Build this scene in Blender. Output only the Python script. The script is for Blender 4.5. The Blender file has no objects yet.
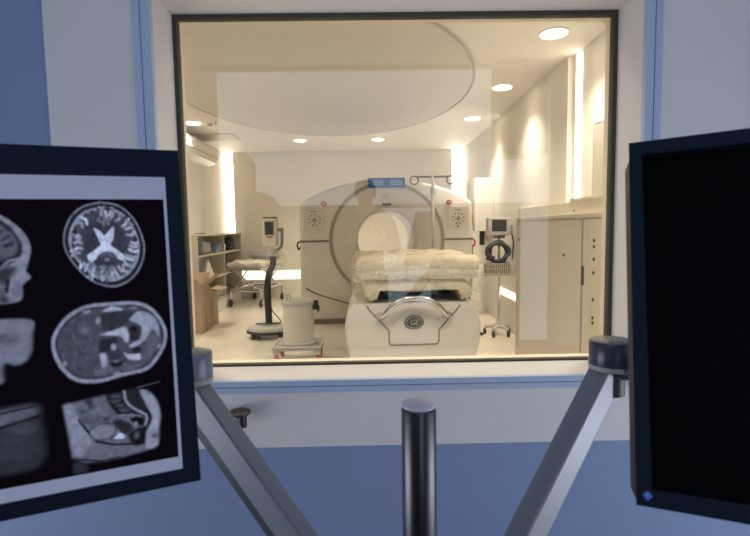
import bpy, bmesh, math, random
import numpy as np
from mathutils import Vector, Matrix, noise
random.seed(7)
PI = math.pi
S = bpy.context.scene
COL = S.collection

# ------------------------------------------------------------------ materials
def mat(name, col, rough=.5, metal=0., var=0., scale=8., bump=0., bscale=60., spec=.5, emit=None, estr=0., coat=0.):
    m = bpy.data.materials.new(name); m.use_nodes = True
    nt = m.node_tree; b = nt.nodes['Principled BSDF']
    b.inputs['Base Color'].default_value = (*col, 1)
    b.inputs['Roughness'].default_value = rough
    b.inputs['Metallic'].default_value = metal
    b.inputs['Specular IOR Level'].default_value = spec
    b.inputs['Coat Weight'].default_value = coat
    tc = nt.nodes.new('ShaderNodeTexCoord')
    if var > 0:
        n = nt.nodes.new('ShaderNodeTexNoise'); n.inputs['Scale'].default_value = scale; n.inputs['Detail'].default_value = 4
        nt.links.new(tc.outputs['Object'], n.inputs['Vector'])
        r = nt.nodes.new('ShaderNodeMapRange'); r.inputs['To Min'].default_value = 1 - var; r.inputs['To Max'].default_value = 1 + var
        nt.links.new(n.outputs['Fac'], r.inputs['Value'])
        x = nt.nodes.new('ShaderNodeVectorMath'); x.operation = 'SCALE'; x.inputs[0].default_value = col
        nt.links.new(r.outputs['Result'], x.inputs['Scale']); nt.links.new(x.outputs['Vector'], b.inputs['Base Color'])
    if bump > 0:
        n2 = nt.nodes.new('ShaderNodeTexNoise'); n2.inputs['Scale'].default_value = bscale; n2.inputs['Detail'].default_value = 3
        nt.links.new(tc.outputs['Object'], n2.inputs['Vector'])
        bp = nt.nodes.new('ShaderNodeBump'); bp.inputs['Strength'].default_value = bump; bp.inputs['Distance'].default_value = .01
        nt.links.new(n2.outputs['Fac'], bp.inputs['Height']); nt.links.new(bp.outputs['Normal'], b.inputs['Normal'])
    if emit:
        b.inputs['Emission Color'].default_value = (*emit, 1); b.inputs['Emission Strength'].default_value = estr
    return m

def floor_mat():
    m = mat('vinyl_floor', (.62, .56, .44), .28)
    nt = m.node_tree; b = nt.nodes['Principled BSDF']
    tc = nt.nodes.new('ShaderNodeTexCoord')
    n = nt.nodes.new('ShaderNodeTexNoise'); n.inputs['Scale'].default_value = 3; n.inputs['Detail'].default_value = 8; n.inputs['Roughness'].default_value = .7
    nt.links.new(tc.outputs['Object'], n.inputs['Vector'])
    cr = nt.nodes.new('ShaderNodeValToRGB')
    cr.color_ramp.elements[0].position = .3; cr.color_ramp.elements[0].color = (.70, .64, .53, 1)
    cr.color_ramp.elements[1].position = .7; cr.color_ramp.elements[1].color = (.80, .75, .65, 1)
    nt.links.new(n.outputs['Fac'], cr.inputs['Fac']); nt.links.new(cr.outputs['Color'], b.inputs['Base Color'])
    return m

def glass_mat(name, tint, f0):
    m = bpy.data.materials.new(name); m.use_nodes = True; nt = m.node_tree; nt.nodes.clear()
    out = nt.nodes.new('ShaderNodeOutputMaterial'); mx = nt.nodes.new('ShaderNodeMixShader')
    tr = nt.nodes.new('ShaderNodeBsdfTransparent'); tr.inputs['Color'].default_value = (*tint, 1)
    gl = nt.nodes.new('ShaderNodeBsdfGlossy'); gl.inputs['Roughness'].default_value = 0.
    lw = nt.nodes.new('ShaderNodeLayerWeight'); lw.inputs['Blend'].default_value = .5
    p = nt.nodes.new('ShaderNodeMath'); p.operation = 'POWER'; p.inputs[1].default_value = 5
    nt.links.new(lw.outputs['Facing'], p.inputs[0])
    ma = nt.nodes.new('ShaderNodeMath'); ma.operation = 'MULTIPLY_ADD'; ma.inputs[1].default_value = 1 - f0; ma.inputs[2].default_value = f0
    nt.links.new(p.outputs[0], ma.inputs[0]); nt.links.new(ma.outputs[0], mx.inputs['Fac'])
    nt.links.new(tr.outputs[0], mx.inputs[1]); nt.links.new(gl.outputs[0], mx.inputs[2]); nt.links.new(mx.outputs[0], out.inputs['Surface'])
    return m

def plastic_mat(name, alpha, col=(.9, .88, .8)):
    m = bpy.data.materials.new(name); m.use_nodes = True; nt = m.node_tree
    b = nt.nodes['Principled BSDF']
    b.inputs['Base Color'].default_value = (*col, 1); b.inputs['Roughness'].default_value = .12
    tc = nt.nodes.new('ShaderNodeTexCoord')
    n = nt.nodes.new('ShaderNodeTexNoise'); n.inputs['Scale'].default_value = 16; n.inputs['Detail'].default_value = 4; n.inputs['Distortion'].default_value = 1.5
    nt.links.new(tc.outputs['Object'], n.inputs['Vector'])
    bp = nt.nodes.new('ShaderNodeBump'); bp.inputs['Strength'].default_value = .9; bp.inputs['Distance'].default_value = .03
    nt.links.new(n.outputs['Fac'], bp.inputs['Height']); nt.links.new(bp.outputs['Normal'], b.inputs['Normal'])
    r = nt.nodes.new('ShaderNodeMapRange'); r.inputs['From Min'].default_value = .35; r.inputs['From Max'].default_value = .75
    r.inputs['To Min'].default_value = alpha * .5; r.inputs['To Max'].default_value = min(1, alpha * 1.6)
    nt.links.new(n.outputs['Fac'], r.inputs['Value']); nt.links.new(r.outputs['Result'], b.inputs['Alpha'])
    return m

M = dict(
    wall=mat('warm_wall_paint', (.82, .785, .72), .6, var=.015, scale=2),
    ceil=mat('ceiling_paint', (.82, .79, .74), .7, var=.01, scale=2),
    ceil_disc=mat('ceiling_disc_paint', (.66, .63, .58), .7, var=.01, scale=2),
    floor=floor_mat(),
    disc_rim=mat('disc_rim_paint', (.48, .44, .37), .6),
    ctrl_blue=mat('blue_wall_paint', (.26, .355, .58), .5, var=.03, scale=5),
    ctrl_white=mat('white_wall_panel', (.80, .78, .78), .5, var=.02, scale=4),
    ctrl_trim=mat('pale_blue_trim', (.48, .59, .80), .35, var=.02, scale=4),
    ctrl_ceil=mat('control_ceiling', (.6, .6, .6), .7, var=.02, scale=4),
    ctrl_floor=mat('control_floor', (.4, .4, .42), .5, var=.1, scale=6),
    gasket=mat('dark_gasket', (.08, .08, .065), .7, var=.1, spec=.1),
    reveal=mat('beige_reveal', (.74, .68, .56), .45, var=.02, scale=4),
    off_white=mat('off_white_plastic', (.72, .69, .63), .35, var=.015, scale=5),
    off_white2=mat('off_white_funnel', (.68, .64, .57), .35, var=.015, scale=5),
    white=mat('white_plastic', (.82, .80, .76), .35, var=.015),
    ring=mat('ring_trim_grey_brown', (.36, .31, .25), .5, var=.04),
    badge=mat('dark_badge', (.07, .068, .06), .4, var=.04),
    taupe=mat('taupe_trim', (.22, .19, .16), .5, var=.05),
    dark=mat('dark_plastic', (.03, .03, .032), .4, var=.1),
    grey=mat('grey_plastic', (.28, .28, .28), .45, var=.05),
    lgrey=mat('light_grey_plastic', (.52, .51, .49), .4, var=.03),
    chrome=mat('brushed_steel', (.62, .62, .63), .25, 1., var=.05, scale=30),
    trim_line=mat('trim_groove', (.12, .15, .26), .5, var=.05),
    cap_dark=mat('dark_cap', (.10, .11, .15), .3, .4, var=.04, scale=20),
    end_cap=mat('pale_end_cap', (.60, .64, .74), .4, var=.04, scale=40),
    steel=mat('satin_steel', (.11, .11, .125), .33, 1., var=.06, scale=40),
    arm=mat('silver_arm_paint', (.29, .31, .36), .4, .35, var=.03, scale=20),
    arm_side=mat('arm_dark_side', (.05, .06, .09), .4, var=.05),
    blue_panel=mat('blue_display', (.02, .06, .18), .3, emit=(.03, .09, .28), estr=.3),
    display_text=mat('display_text', (.4, .5, .6), .5, emit=(.35, .5, .7), estr=.3),
    red=mat('red_button', (.55, .03, .08), .35, var=.03),
    red_caster=mat('red_caster', (.6, .05, .03), .4, var=.03),
    card=mat('cardboard', (.42, .29, .18), .8, var=.05, scale=12),
    tape=mat('brown_tape', (.24, .15, .08), .4, var=.05),
    shelf=mat('shelf_laminate', (.58, .53, .42), .5, var=.02),
    shelf_back=mat('shelf_back', (.22, .24, .25), .5, var=.03),
    bag=mat('grey_bag', (.35, .36, .36), .6, var=.1, bump=.5, bscale=20),
    bluebag=mat('blue_cloth', (.22, .28, .38), .7, var=.1, bump=.5, bscale=20),
    black=mat('black_cloth', (.012, .012, .014), .7, var=.2, bump=.4, bscale=20),
    paper=mat('white_paper', (.8, .8, .78), .7, var=.02),
    sheet=mat('crumpled_sheet', (.72, .69, .60), .6, var=.05, bump=.8, bscale=14),
    mattress=mat('mattress_fabric', (.70, .62, .46), .7, var=.06, bump=.5, bscale=12),
    mattress2=mat('folded_blanket', (.74, .70, .58), .7, var=.05, bump=.5, bscale=12),
    wrap=plastic_mat('clear_plastic_wrap', .24, (.95, .91, .80)),
    wrap_thin=plastic_mat('thin_plastic_bag', .14),
    screen_off=mat('screen_grey', (.05, .055, .06), .3, var=.05),
    monitor=mat('monitor_bezel', (.006, .014, .030), .6, var=.06, scale=20, spec=.12),
    monitor_back=mat('monitor_back', (.05, .035, .03), .5, var=.05, spec=.3),
    black_screen=mat('black_screen', (.0008, .0008, .002), .5, var=.1, spec=.03),
    logo_blue=mat('logo_blue', (.05, .10, .5), .4, emit=(.05, .10, .5), estr=.15),
    logo_teal=mat('logo_teal', (.02, .3, .35), .4, emit=(.02, .3, .35), estr=.15),
    yellow=mat('yellow_sticker', (.75, .55, .08), .5, var=.03),
    led=mat('led_slot', (.9, .9, .9), .5, emit=(1., .93, .80), estr=12.),
    led_mid=mat('led_mid', (.9, .9, .9), .5, emit=(1., .93, .80), estr=6.),
    led_low=mat('led_low', (.9, .9, .9), .5, emit=(1., .92, .78), estr=1.8),
    lens=mat('lamp_lens', (.9, .9, .9), .5, emit=(1., .92, .77), estr=14.),
    cab=mat('cabinet_enamel', (.66, .59, .47), .4, var=.015, scale=3),
    hose=mat('grey_blue_hose', (.05, .06, .075), .4, var=.1),
    basket=mat('white_wire', (.62, .58, .50), .4, var=.03),
    vent=mat('vent_paint', (.55, .51, .43), .6, var=.02),
    daylight=mat('daylight_pane', (.8, .85, .9), .4, emit=(.68, .81, 1.), estr=1.15),
    side_fill=mat('side_fill_glow', (.8, .85, .9), .4, emit=(.88, .91, 1.), estr=5.2),  # fill glow for the invented side panes near the control-room floor
    dark_wood=mat('dark_sideboard', (.045, .04, .035), .5, var=.2, scale=10),
    skin=mat('skin', (.55, .33, .24), .5, var=.05),
    hair=mat('hair', (.03, .02, .015), .6, var=.2, bump=.6, bscale=80),
    shirt=mat('dark_shirt', (.03, .035, .05), .8, var=.1, bump=.3),
    jeans=mat('jeans', (.03, .045, .08), .8, var=.1, bump=.3),
    glass=glass_mat('lead_glass', (.985, .96, .91), .068),
)

# ------------------------------------------------------------------ mesh helpers
def obj(name, bm, m, parent=None, loc=None, smooth=False, rot=None):
    if smooth:
        for f in bm.faces: f.smooth = True
    me = bpy.data.meshes.new(name); bmesh.ops.recalc_face_normals(bm, faces=bm.faces); bm.to_mesh(me); bm.free()
    if isinstance(m, (list, tuple)):
        for k in m: me.materials.append(M[k] if isinstance(k, str) else k)
    else: me.materials.append(M[m] if isinstance(m, str) else m)
    o = bpy.data.objects.new(name, me); COL.objects.link(o)
    if parent: o.parent = parent
    if loc: o.location = loc
    if rot: o.rotation_euler = rot
    if smooth:
        try: me.set_sharp_from_angle(angle=math.radians(38))
        except Exception: pass
    return o
def tag(o, label=None, cat=None, group=None, kind=None):
    if label: o['label'] = label
    if cat: o['category'] = cat
    if group: o['group'] = group
    if kind: o['kind'] = kind
    return o
def thing(name, label, cat, loc=(0, 0, 0), rz=0, group=None, rot=None):
    o = bpy.data.objects.new(name, None); COL.objects.link(o); o.empty_display_size = .1
    o.location = loc; o.rotation_euler = rot or (0, 0, rz)
    return tag(o, label, cat, group)
def struct(name, bm, m, smooth=False):
    o = obj(name, bm, m, smooth=smooth); o['kind'] = 'structure'; return o
def new(): return bmesh.new()
def merge(bm, b2, mtx=None):
    if mtx is not None: bmesh.ops.transform(b2, matrix=mtx, verts=b2.verts)
    me = bpy.data.meshes.new('tmp'); b2.to_mesh(me); b2.free(); bm.from_mesh(me); bpy.data.meshes.remove(me)
def box(bm, c, s, bev=0., seg=2, mtx=None):
    b = new(); bmesh.ops.create_cube(b, size=1)
    bmesh.ops.transform(b, matrix=Matrix.Diagonal((*s, 1)), verts=b.verts)
    if bev > 0: bmesh.ops.bevel(b, geom=list(b.edges), offset=min(bev, min(s) * .49), segments=seg, profile=.5, affect='EDGES')
    t = Matrix.Translation(c)
    merge(bm, b, t @ mtx if mtx is not None else t); return bm
def bx(x0, x1, y0, y1, z0, z1, bev=0., bm=None, seg=2):
    return box(bm or new(), ((x0 + x1) / 2, (y0 + y1) / 2, (z0 + z1) / 2), (x1 - x0, y1 - y0, z1 - z0), bev, seg)
def cyl(bm, p0, p1, r0, r1=None, seg=24, bev=0.):
    r1 = r0 if r1 is None else r1
    p0, p1 = Vector(p0), Vector(p1); d = p1 - p0
    b = new(); bmesh.ops.create_cone(b, cap_ends=True, segments=seg, radius1=r0, radius2=r1, depth=d.length)
    if bev > 0:
        e = [e for e in b.edges if abs(e.verts[0].co.z - e.verts[1].co.z) < 1e-6]
        bmesh.ops.bevel(b, geom=e, offset=bev, segments=2, profile=.5, affect='EDGES')
    q = Vector((0, 0, 1)).rotation_difference(d.normalized()).to_matrix().to_4x4()
    merge(bm, b, Matrix.Translation((p0 + p1) / 2) @ q); return bm
def tube(bm, pts, r, seg=10, closed=False):
    P = [Vector(p) for p in pts]; n = len(P); rings = []; up = None
    for i in range(n):
        if closed: t = (P[(i + 1) % n] - P[i - 1])
        else: t = P[min(i + 1, n - 1)] - P[max(i - 1, 0)]
        t.normalize()
        if up is None: up = t.orthogonal().normalized()
        else:
            up = (up - t * up.dot(t))
            up = up.normalized() if up.length > 1e-6 else t.orthogonal().normalized()
        v = t.cross(up); ri = r[i] if isinstance(r, (list, tuple)) else r
        rings.append([bm.verts.new(P[i] + (up * math.cos(2 * PI * k / seg) + v * math.sin(2 * PI * k / seg)) * ri) for k in range(seg)])
    for i in range(n if closed else n - 1):
        a, b = rings[i], rings[(i + 1) % n]
        for k in range(seg): bm.faces.new((a[k], a[(k + 1) % seg], b[(k + 1) % seg], b[k]))
    if not closed:
        bm.faces.new(rings[0][::-1]); bm.faces.new(rings[-1])
    return bm
def smoothpts(pts, n=8):
    P = [Vector(p) for p in pts]; out = []
    for i in range(len(P) - 1):
        p0, p1, p2, p3 = P[max(i - 1, 0)], P[i], P[i + 1], P[min(i + 2, len(P) - 1)]
        for k in range(n):
            t = k / n
            out.append(.5 * ((2 * p1) + (p2 - p0) * t + (2 * p0 - 5 * p1 + 4 * p2 - p3) * t * t + (3 * p1 - p0 - 3 * p2 + p3) * t ** 3))
    out.append(P[-1]); return out
def lathe(bm, prof, c=(0, 0, 0), seg=32, sx=1, sy=1):
    rings = []
    for r, z in prof:
        rings.append([bm.verts.new((c[0] + sx * r * math.cos(2 * PI * k / seg), c[1] + sy * r * math.sin(2 * PI * k / seg), c[2] + z)) for k in range(seg)])
    for a, b in zip(rings[:-1], rings[1:]):
        for k in range(seg): bm.faces.new((a[k], a[(k + 1) % seg], b[(k + 1) % seg], b[k]))
    bm.faces.new(rings[0][::-1]); bm.faces.new(rings[-1]); return bm
def prism(bm, poly, y0, y1):           # outline in (x,z), extruded along y
    a = [bm.verts.new((x, y0, z)) for x, z in poly]; b = [bm.verts.new((x, y1, z)) for x, z in poly]; n = len(poly)
    bm.faces.new(a); bm.faces.new(b[::-1])
    for k in range(n): bm.faces.new((a[k], b[k], b[(k + 1) % n], a[(k + 1) % n]))
    return bm
def ell(bm, c, s, u=24, v=14, mtx=None):
    b = new(); bmesh.ops.create_uvsphere(b, u_segments=u, v_segments=v, radius=1)
    bmesh.ops.transform(b, matrix=Matrix.Diagonal((*s, 1)), verts=b.verts)
    t = Matrix.Translation(c); merge(bm, b, t @ mtx if mtx is not None else t); return bm
def frame(bm, x0, x1, z0, z1, w, y0, y1):   # rectangular ring around an opening
    for a in ((x0 - w, x1 + w, z1, z1 + w), (x0 - w, x1 + w, z0 - w, z0), (x0 - w, x0, z0, z1), (x1, x1 + w, z0, z1)):
        bx(a[0], a[1], y0, y1, a[2], a[3], bm=bm)
    return bm
def crumple(o_bm, amp, freq, seed=0):
    for v in o_bm.verts:
        p = v.co * freq + Vector((seed, seed * 2.3, -seed))
        d = noise.noise_vector(p) + .5 * noise.noise_vector(p * 2.3)
        v.co += d * amp
    return o_bm
def subbox(c, s, cuts, bev):
    b = new(); bmesh.ops.create_cube(b, size=1); bmesh.ops.transform(b, matrix=Matrix.Diagonal((*s, 1)), verts=b.verts)
    bmesh.ops.bevel(b, geom=list(b.edges), offset=bev, segments=4, profile=.5, affect='EDGES')
    bmesh.ops.subdivide_edges(b, edges=[e for e in b.edges if e.calc_length() > bev * 1.2], cuts=cuts, use_grid_fill=True)
    bmesh.ops.transform(b, matrix=Matrix.Translation(c), verts=b.verts); return b
def children(o): return [c for c in bpy.data.objects if c.parent == o]
def copy_tree(o, parent=None):
    c = o.copy(); COL.objects.link(c)
    if parent: c.parent = parent
    for ch in children(o): copy_tree(ch, c)
    return c

# ------------------------------------------------------------------ setting: scanner room
XL, XR, XRP, YB, ZC = -2.60, 1.745, 1.70, 9.45, 2.70
Y0, Y1 = 1.58, 1.825                    # the partition between the two rooms
struct('floor', bx(XL - .1, XR + .1, Y1 - .2, YB + .1, -.06, 0), 'floor')
struct('ceiling', bx(XL - .1, XR + .1, Y1 - .05, YB + .1, ZC, ZC + .08), 'ceil')
struct('wall_left', bx(XL - .1, XL, Y1 - .05, YB + .1, 0, ZC), 'wall')
struct('wall_right', bx(XR, XR + .1, Y1 - .05, YB + .1, 0, ZC), 'wall')
struct('wall_back', bx(XL, XR, YB, YB + .1, 0, ZC), 'wall')
o = struct('wall_back_panel', bx(-2.46, 1.56, 9.30, 9.38, .0, ZC, .004), 'wall')
struct('wall_right_panel', bx(XRP, XR, 4.30, 6.50, 0, ZC, .004), 'wall')
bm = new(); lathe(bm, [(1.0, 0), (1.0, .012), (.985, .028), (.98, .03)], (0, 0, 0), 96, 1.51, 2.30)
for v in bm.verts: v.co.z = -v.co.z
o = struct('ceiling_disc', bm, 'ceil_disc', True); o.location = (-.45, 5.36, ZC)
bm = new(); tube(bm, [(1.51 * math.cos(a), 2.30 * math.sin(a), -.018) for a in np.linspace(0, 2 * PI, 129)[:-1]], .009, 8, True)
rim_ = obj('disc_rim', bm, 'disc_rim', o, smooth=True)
# left ceiling edge: shallow access hatch frame
bm = bx(-2.58, -1.97, 7.50, 8.02, ZC - .012, ZC, .003)
tag(obj('ceiling_hatch', bm, 'vent'), 'shallow rectangular ceiling hatch above the wall air conditioner', 'hatch')

# partition with window opening
WX0, WX1, WZ0, WZ1 = -.645, .858, .815, 2.018
bm = new()
CX0, CX1 = -2.2, 2.2
for a in ((CX0, WX0 - .01, 0, ZC), (WX1 + .01, CX1, 0, ZC), (WX0 - .01, WX1 + .01, 0, WZ0 - .01), (WX0 - .01, WX1 + .01, WZ1 + .01, ZC)):
    bx(a[0], a[1], Y0, Y1, a[2], a[3], bm=bm)
struct('wall_window', bm, 'ctrl_blue')
bm2 = new()   # white surround panel with measured margins
for a in ((-.968, -.700, .593, 2.33), (.908, 1.20, .593, 2.33), (-.700, .908, .593, .775), (-.700, .908, 2.08, 2.33)):
    bx(a[0], a[1], Y0 - .008, Y0, a[2], a[3], bm=bm2)
struct('trim_1', bm2, 'ctrl_white')
bm = new()
for a in ((-.700, WX0, .775, 2.08), (WX1, .908, .775, 2.08), (WX0, WX1, .775, WZ0), (WX0, WX1, WZ1, 2.08)):
    bx(a[0], a[1], Y0 - .016, Y0 + .004, a[2], a[3], bm=bm)
struct('trim_2', bm, 'ctrl_trim')
bm = frame(new(), -.674, .884, .796, 2.05, .0014, Y0 - .0175, Y0 - .014)
struct('trim_3', bm, 'trim_line')
# control-side reveal lining
bm = new(); t = .012
bx(WX0 - t, WX0, Y0 + .004, 1.745, WZ0 - t, WZ1 + t, bm=bm); bx(WX1, WX1 + t, Y0 + .004, 1.745, WZ0 - t, WZ1 + t, bm=bm)
bx(WX0, WX1, Y0 + .004, 1.745, WZ0 - t, WZ0, bm=bm); bx(WX0, WX1, Y0 + .004, 1.745, WZ1, WZ1 + t, bm=bm)
struct('trim_4', bm, 'ctrl_white')
# window: gasket, inner reveal, lead glass
win = bpy.data.objects.new('window_1', None); COL.objects.link(win); win.location = (0, 1.75, 0); win['kind'] = 'structure'
g = .014
obj('gasket', frame(new(), WX0 + g, WX1 - g, WZ0 + .006, WZ1 - g, .014, -.008, .022), 'gasket', win)
bm = new()
def rrect(x0, x1, z0, z1, r, n=6):
    P = []
    for cx, cz, a0 in ((x1 - r, z1 - r, 0), (x0 + r, z1 - r, 90), (x0 + r, z0 + r, 180), (x1 - r, z0 + r, 270)):
        for k in range(n + 1):
            a = math.radians(a0 + 90 * k / n); P.append((cx + r * math.cos(a), cz + r * math.sin(a)))
    return P
outer = rrect(WX0 - .009, WX1 + .009, WZ0 - .009, WZ1 + .009, .002); inn = rrect(WX0 + .012, WX1 - .002, WZ0 - .0, WZ1 + .004, .03); inn2 = rrect(WX0 - .004, WX1 + .026, WZ0 - .014, WZ1 + .016, .03)
def loops(bm, L):
    R = [[bm.verts.new((x, y, z)) for x, z in P] for P, y in L]; n = len(R[0])
    for a, b in zip(R[:-1], R[1:]):
        for k in range(n): bm.faces.new((a[k], a[(k + 1) % n], b[(k + 1) % n], b[k]))
inn = rrect(WX0 + .004, WX1 - .004, WZ0 + .003, WZ1 - .004, .03)
loops(bm, [(outer, .022), (inn, .024), (inn, .073), (rrect(WX0 - .05, WX1 + .05, WZ0 - .05, WZ1 + .05, .03), .079), (rrect(WX0 - .05, WX1 + .05, WZ0 - .05, WZ1 + .05, .03), .0765), (outer, .076), (outer, .022)])
obj('reveal', bm, 'reveal', win)
obj('pane', bx(WX0 + .006, WX1 - .006, 0, .012, WZ0 + .003, WZ1 - .006), 'glass', win)

# ------------------------------------------------------------------ light slots and downlights
def slot(name, b, label, m='led', group='vertical light slots of the scanner room'):
    return tag(obj(name, b, m), label, 'light slot', group)
slot('light_slot', bx(XL + .005, -2.465, YB - .02, YB - .004, 1.10, ZC - .02), 'tall glowing light slot in the far left corner above the shelf unit')
slot('light_slot', bx(1.565, XR - .005, YB - .02, YB - .004, .05, ZC - .02), 'tall glowing light slot in the far right corner behind the scanner')
slot('light_slot', bx(XR - .012, XR - .002, 4.12, 4.21, .05, ZC - .02), 'nearest tall glowing light slot on the right wall beside the grey panel', 'led_mid')
slot('light_slot', bx(XR - .012, XR - .002, 6.52, 6.60, .05, ZC - .02), 'narrow glowing light slot hidden behind the end of the right wall panel', 'led_low')
slot('light_rail', bx(-2.44, 1.54, 9.282, 9.30, .36, .52, .004), 'low horizontal light rail along the far wall', 'led_low', 'low light rails')
slot('light_rail', bx(XRP - .018, XRP, 4.56, 6.48, .42, .50, .004), 'low horizontal light rail along the right wall beside the monitor stand', 'led_low', 'low light rails')

def downlight():
    t = thing('downlight', 'x', 'ceiling light', (0, 0, ZC))
    bm = lathe(new(), [(.112, 0), (.112, -.005), (.105, -.0085), (.092, -.006)], seg=32)
    obj('trim_ring', bm, 'white', t, smooth=True)
    obj('lens', lathe(new(), [(.093, -.004), (.092, -.013), (.06, -.0145)], seg=32), 'lens', t)
    ld = bpy.data.lights.new('lamp', 'SPOT'); ld.energy = 112; ld.color = (1., .93, .80); ld.spot_size = math.radians(114); ld.spot_blend = 1.0; ld.shadow_soft_size = .07
    lo = bpy.data.objects.new('lamp', ld); COL.objects.link(lo); lo.parent = t; lo.location = (0, 0, -.03)
    return t
D0 = downlight()
LIGHTS = [(1.385, 3.78, 'glowing round downlight nearest the window, upper right of the glass'),
          (1.385, 5.20, 'second glowing round downlight along the right side of the ceiling'),
          (1.392, 6.66, 'third glowing round downlight along the right, nearest the far right light slot'),
          (.18, 8.125, 'round downlight at the back of the ceiling straight above the scanner'),
          (-1.064, 8.125, 'round downlight at the back of the ceiling left of the scanner'),
          (-2.27, 6.72, 'round downlight at far left of the ceiling beside the smoke detector'),
          (-2.27, 5.20, 'round downlight on the left ceiling side, out of sight behind the window edge'),
          (-2.27, 3.78, 'round downlight on the near left ceiling, hidden by the window edge'),
          (1.385, 2.36, 'round downlight on the right just inside the window, above the frame'),
          (.18, 2.36, 'round downlight just inside the window in line with the scanner, above the frame'),
          (-1.064, 2.36, 'round downlight just inside the window in line with the lead bin, above the frame')]
for i, (x, y, lab) in enumerate(LIGHTS):
    d = D0 if i == 0 else copy_tree(D0)
    d.location = (x, y, ZC); tag(d, lab, 'ceiling light', 'round ceiling downlights')
t = thing('smoke_detector', 'small round smoke detector on the ceiling beside the left downlight', 'smoke detector', (-2.10, 6.81, ZC))
obj('base', lathe(new(), [(.055, 0), (.055, -.012), (.05, -.016)], seg=24), 'vent', t, smooth=True)
obj('sensor_head', lathe(new(), [(.042, -.016), (.042, -.032), (.025, -.042)], seg=24), 'lgrey', t, smooth=True)
tag(obj('sprinkler', lathe(new(), [(.02, 0), (.02, -.006), (.008, -.008), (.008, -.03), (.018, -.032), (.018, -.035)], seg=16), 'vent', loc=(-1.975, 6.70, ZC), smooth=True), 'tiny ceiling sprinkler right of the smoke detector', 'sprinkler')

# wall air conditioner
t = thing('air_conditioner', 'long white wall air conditioner high on the left wall', 'air conditioner', (XL, 7.6, 2.30))
poly = [(0, .0), (.10, 0), (.19, .04), (.235, .11), (.24, .22), (.22, .275), (.16, .29), (0, .29)]
bm = prism(new(), poly, -.95, .5)
obj('body', bm, 'white', t)
obj('louver', box(new(), (.165, -.22, .028), (.10, 1.34, .008), .003, mtx=Matrix.Rotation(-.4, 4, 'Y')), 'lgrey', t)
obj('air_slot', bx(.237, .2405, -.92, .47, .118, .124), 'taupe', t)

# ------------------------------------------------------------------ left: shelf unit and what is in it
SX0, SX1 = XL + .002, -2.35
t = thing('shelf_unit', 'low beige open shelf unit of two columns along the left wall', 'shelf', (SX0, 6.9, 0))
L_, Wd = 2.36, SX1 - SX0
obj('plinth', bx(0, Wd - .02, .01, L_ - .01, 0, .185), 'white', t)
for z in (.20, .575, .925): obj('shelf_board', bx(.01, Wd, .022, L_ - .022, z - .014, z + .014), 'shelf', t)
obj('top_board', bx(0, Wd + .01, 0, L_, 1.205, 1.235, .004), 'shelf', t)
for y in (.011, 1.28, L_ - .011): obj('side_panel', bx(.01, Wd, y - .011, y + .011, .185, 1.205), 'shelf', t)
obj('back_panel', bx(0, .01, .0, L_, .185, 1.205), 'shelf_back', t)
def lump(name, c, s, m, lab, cat, seed, amp=.03, fr=9, loc=None, cuts=5):
    b = subbox((0, 0, s[2] / 2), s, cuts, min(s) * .3); crumple(b, amp, fr, seed)
    mz = min(v.co.z for v in b.verts)
    for v in b.verts: v.co.z -= mz
    return tag(obj(name, b, m, loc=c, smooth=True), lab, cat)
lump('storage_bag', (-2.455, 7.45, .941), (.14, .42, .17), 'bag', 'crumpled grey bag on the upper shelf, left compartment', 'bag', 3, .015)
bm = new(); vs = [bm.verts.new(p) for p in ((-.02, -.16, .0), (-.02, .18, .0), (-.06, .18, .15), (.06, -.16, .0), (.06, .18, 0), (.06, .14, .15))]
for f in ((0, 1, 2), (3, 5, 4), (0, 3, 4, 1), (1, 4, 5, 2), (0, 2, 5, 3)): bm.faces.new([vs[k] for k in f])
tag(obj('cloth_bundle', bm, 'bluebag', loc=(-2.44, 7.95, .941)), 'folded blue-grey cloth beside the grey bag on the upper shelf', 'cloth')
lump('black_bag', (-2.44, 8.75, .942), (.15, .42, .19), 'black', 'round black bag on the upper shelf, right compartment', 'bag', 5, .03, 7)
lump('white_parcel', (-2.44, 8.32, .941), (.12, .12, .13), 'paper', 'small white parcel left of the black bag on the shelf', 'parcel', 9, .006)
bm = new(); vs = [bm.verts.new(p) for p in ((0, -.25, 0), (0, .22, 0), (0, .0, .27), (.05, -.25, 0), (.05, .22, 0), (.03, .0, .27))]
for f in ((0, 1, 2), (3, 5, 4), (0, 3, 4, 1), (1, 4, 5, 2), (0, 2, 5, 3)): bm.faces.new([vs[k] for k in f])
tag(obj('paper_stack', bm, 'paper', loc=(-2.45, 7.55, .590)), 'leaning white paper sheets on the middle shelf behind the cardboard box', 'paper')
lump('grey_pouch', (-2.46, 8.0, .216), (.11, .42, .17), 'bag', 'grey pouch on the lowest shelf of the left unit', 'bag', 15, .015)
tag(obj('pen', tube(new(), [(-2.49, 7.2, 1.243), (-2.46, 7.5, 1.243), (-2.45, 7.56, 1.243)], .007), 'dark', smooth=True), 'thin dark pen lying on top of the shelf unit', 'pen')

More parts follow.
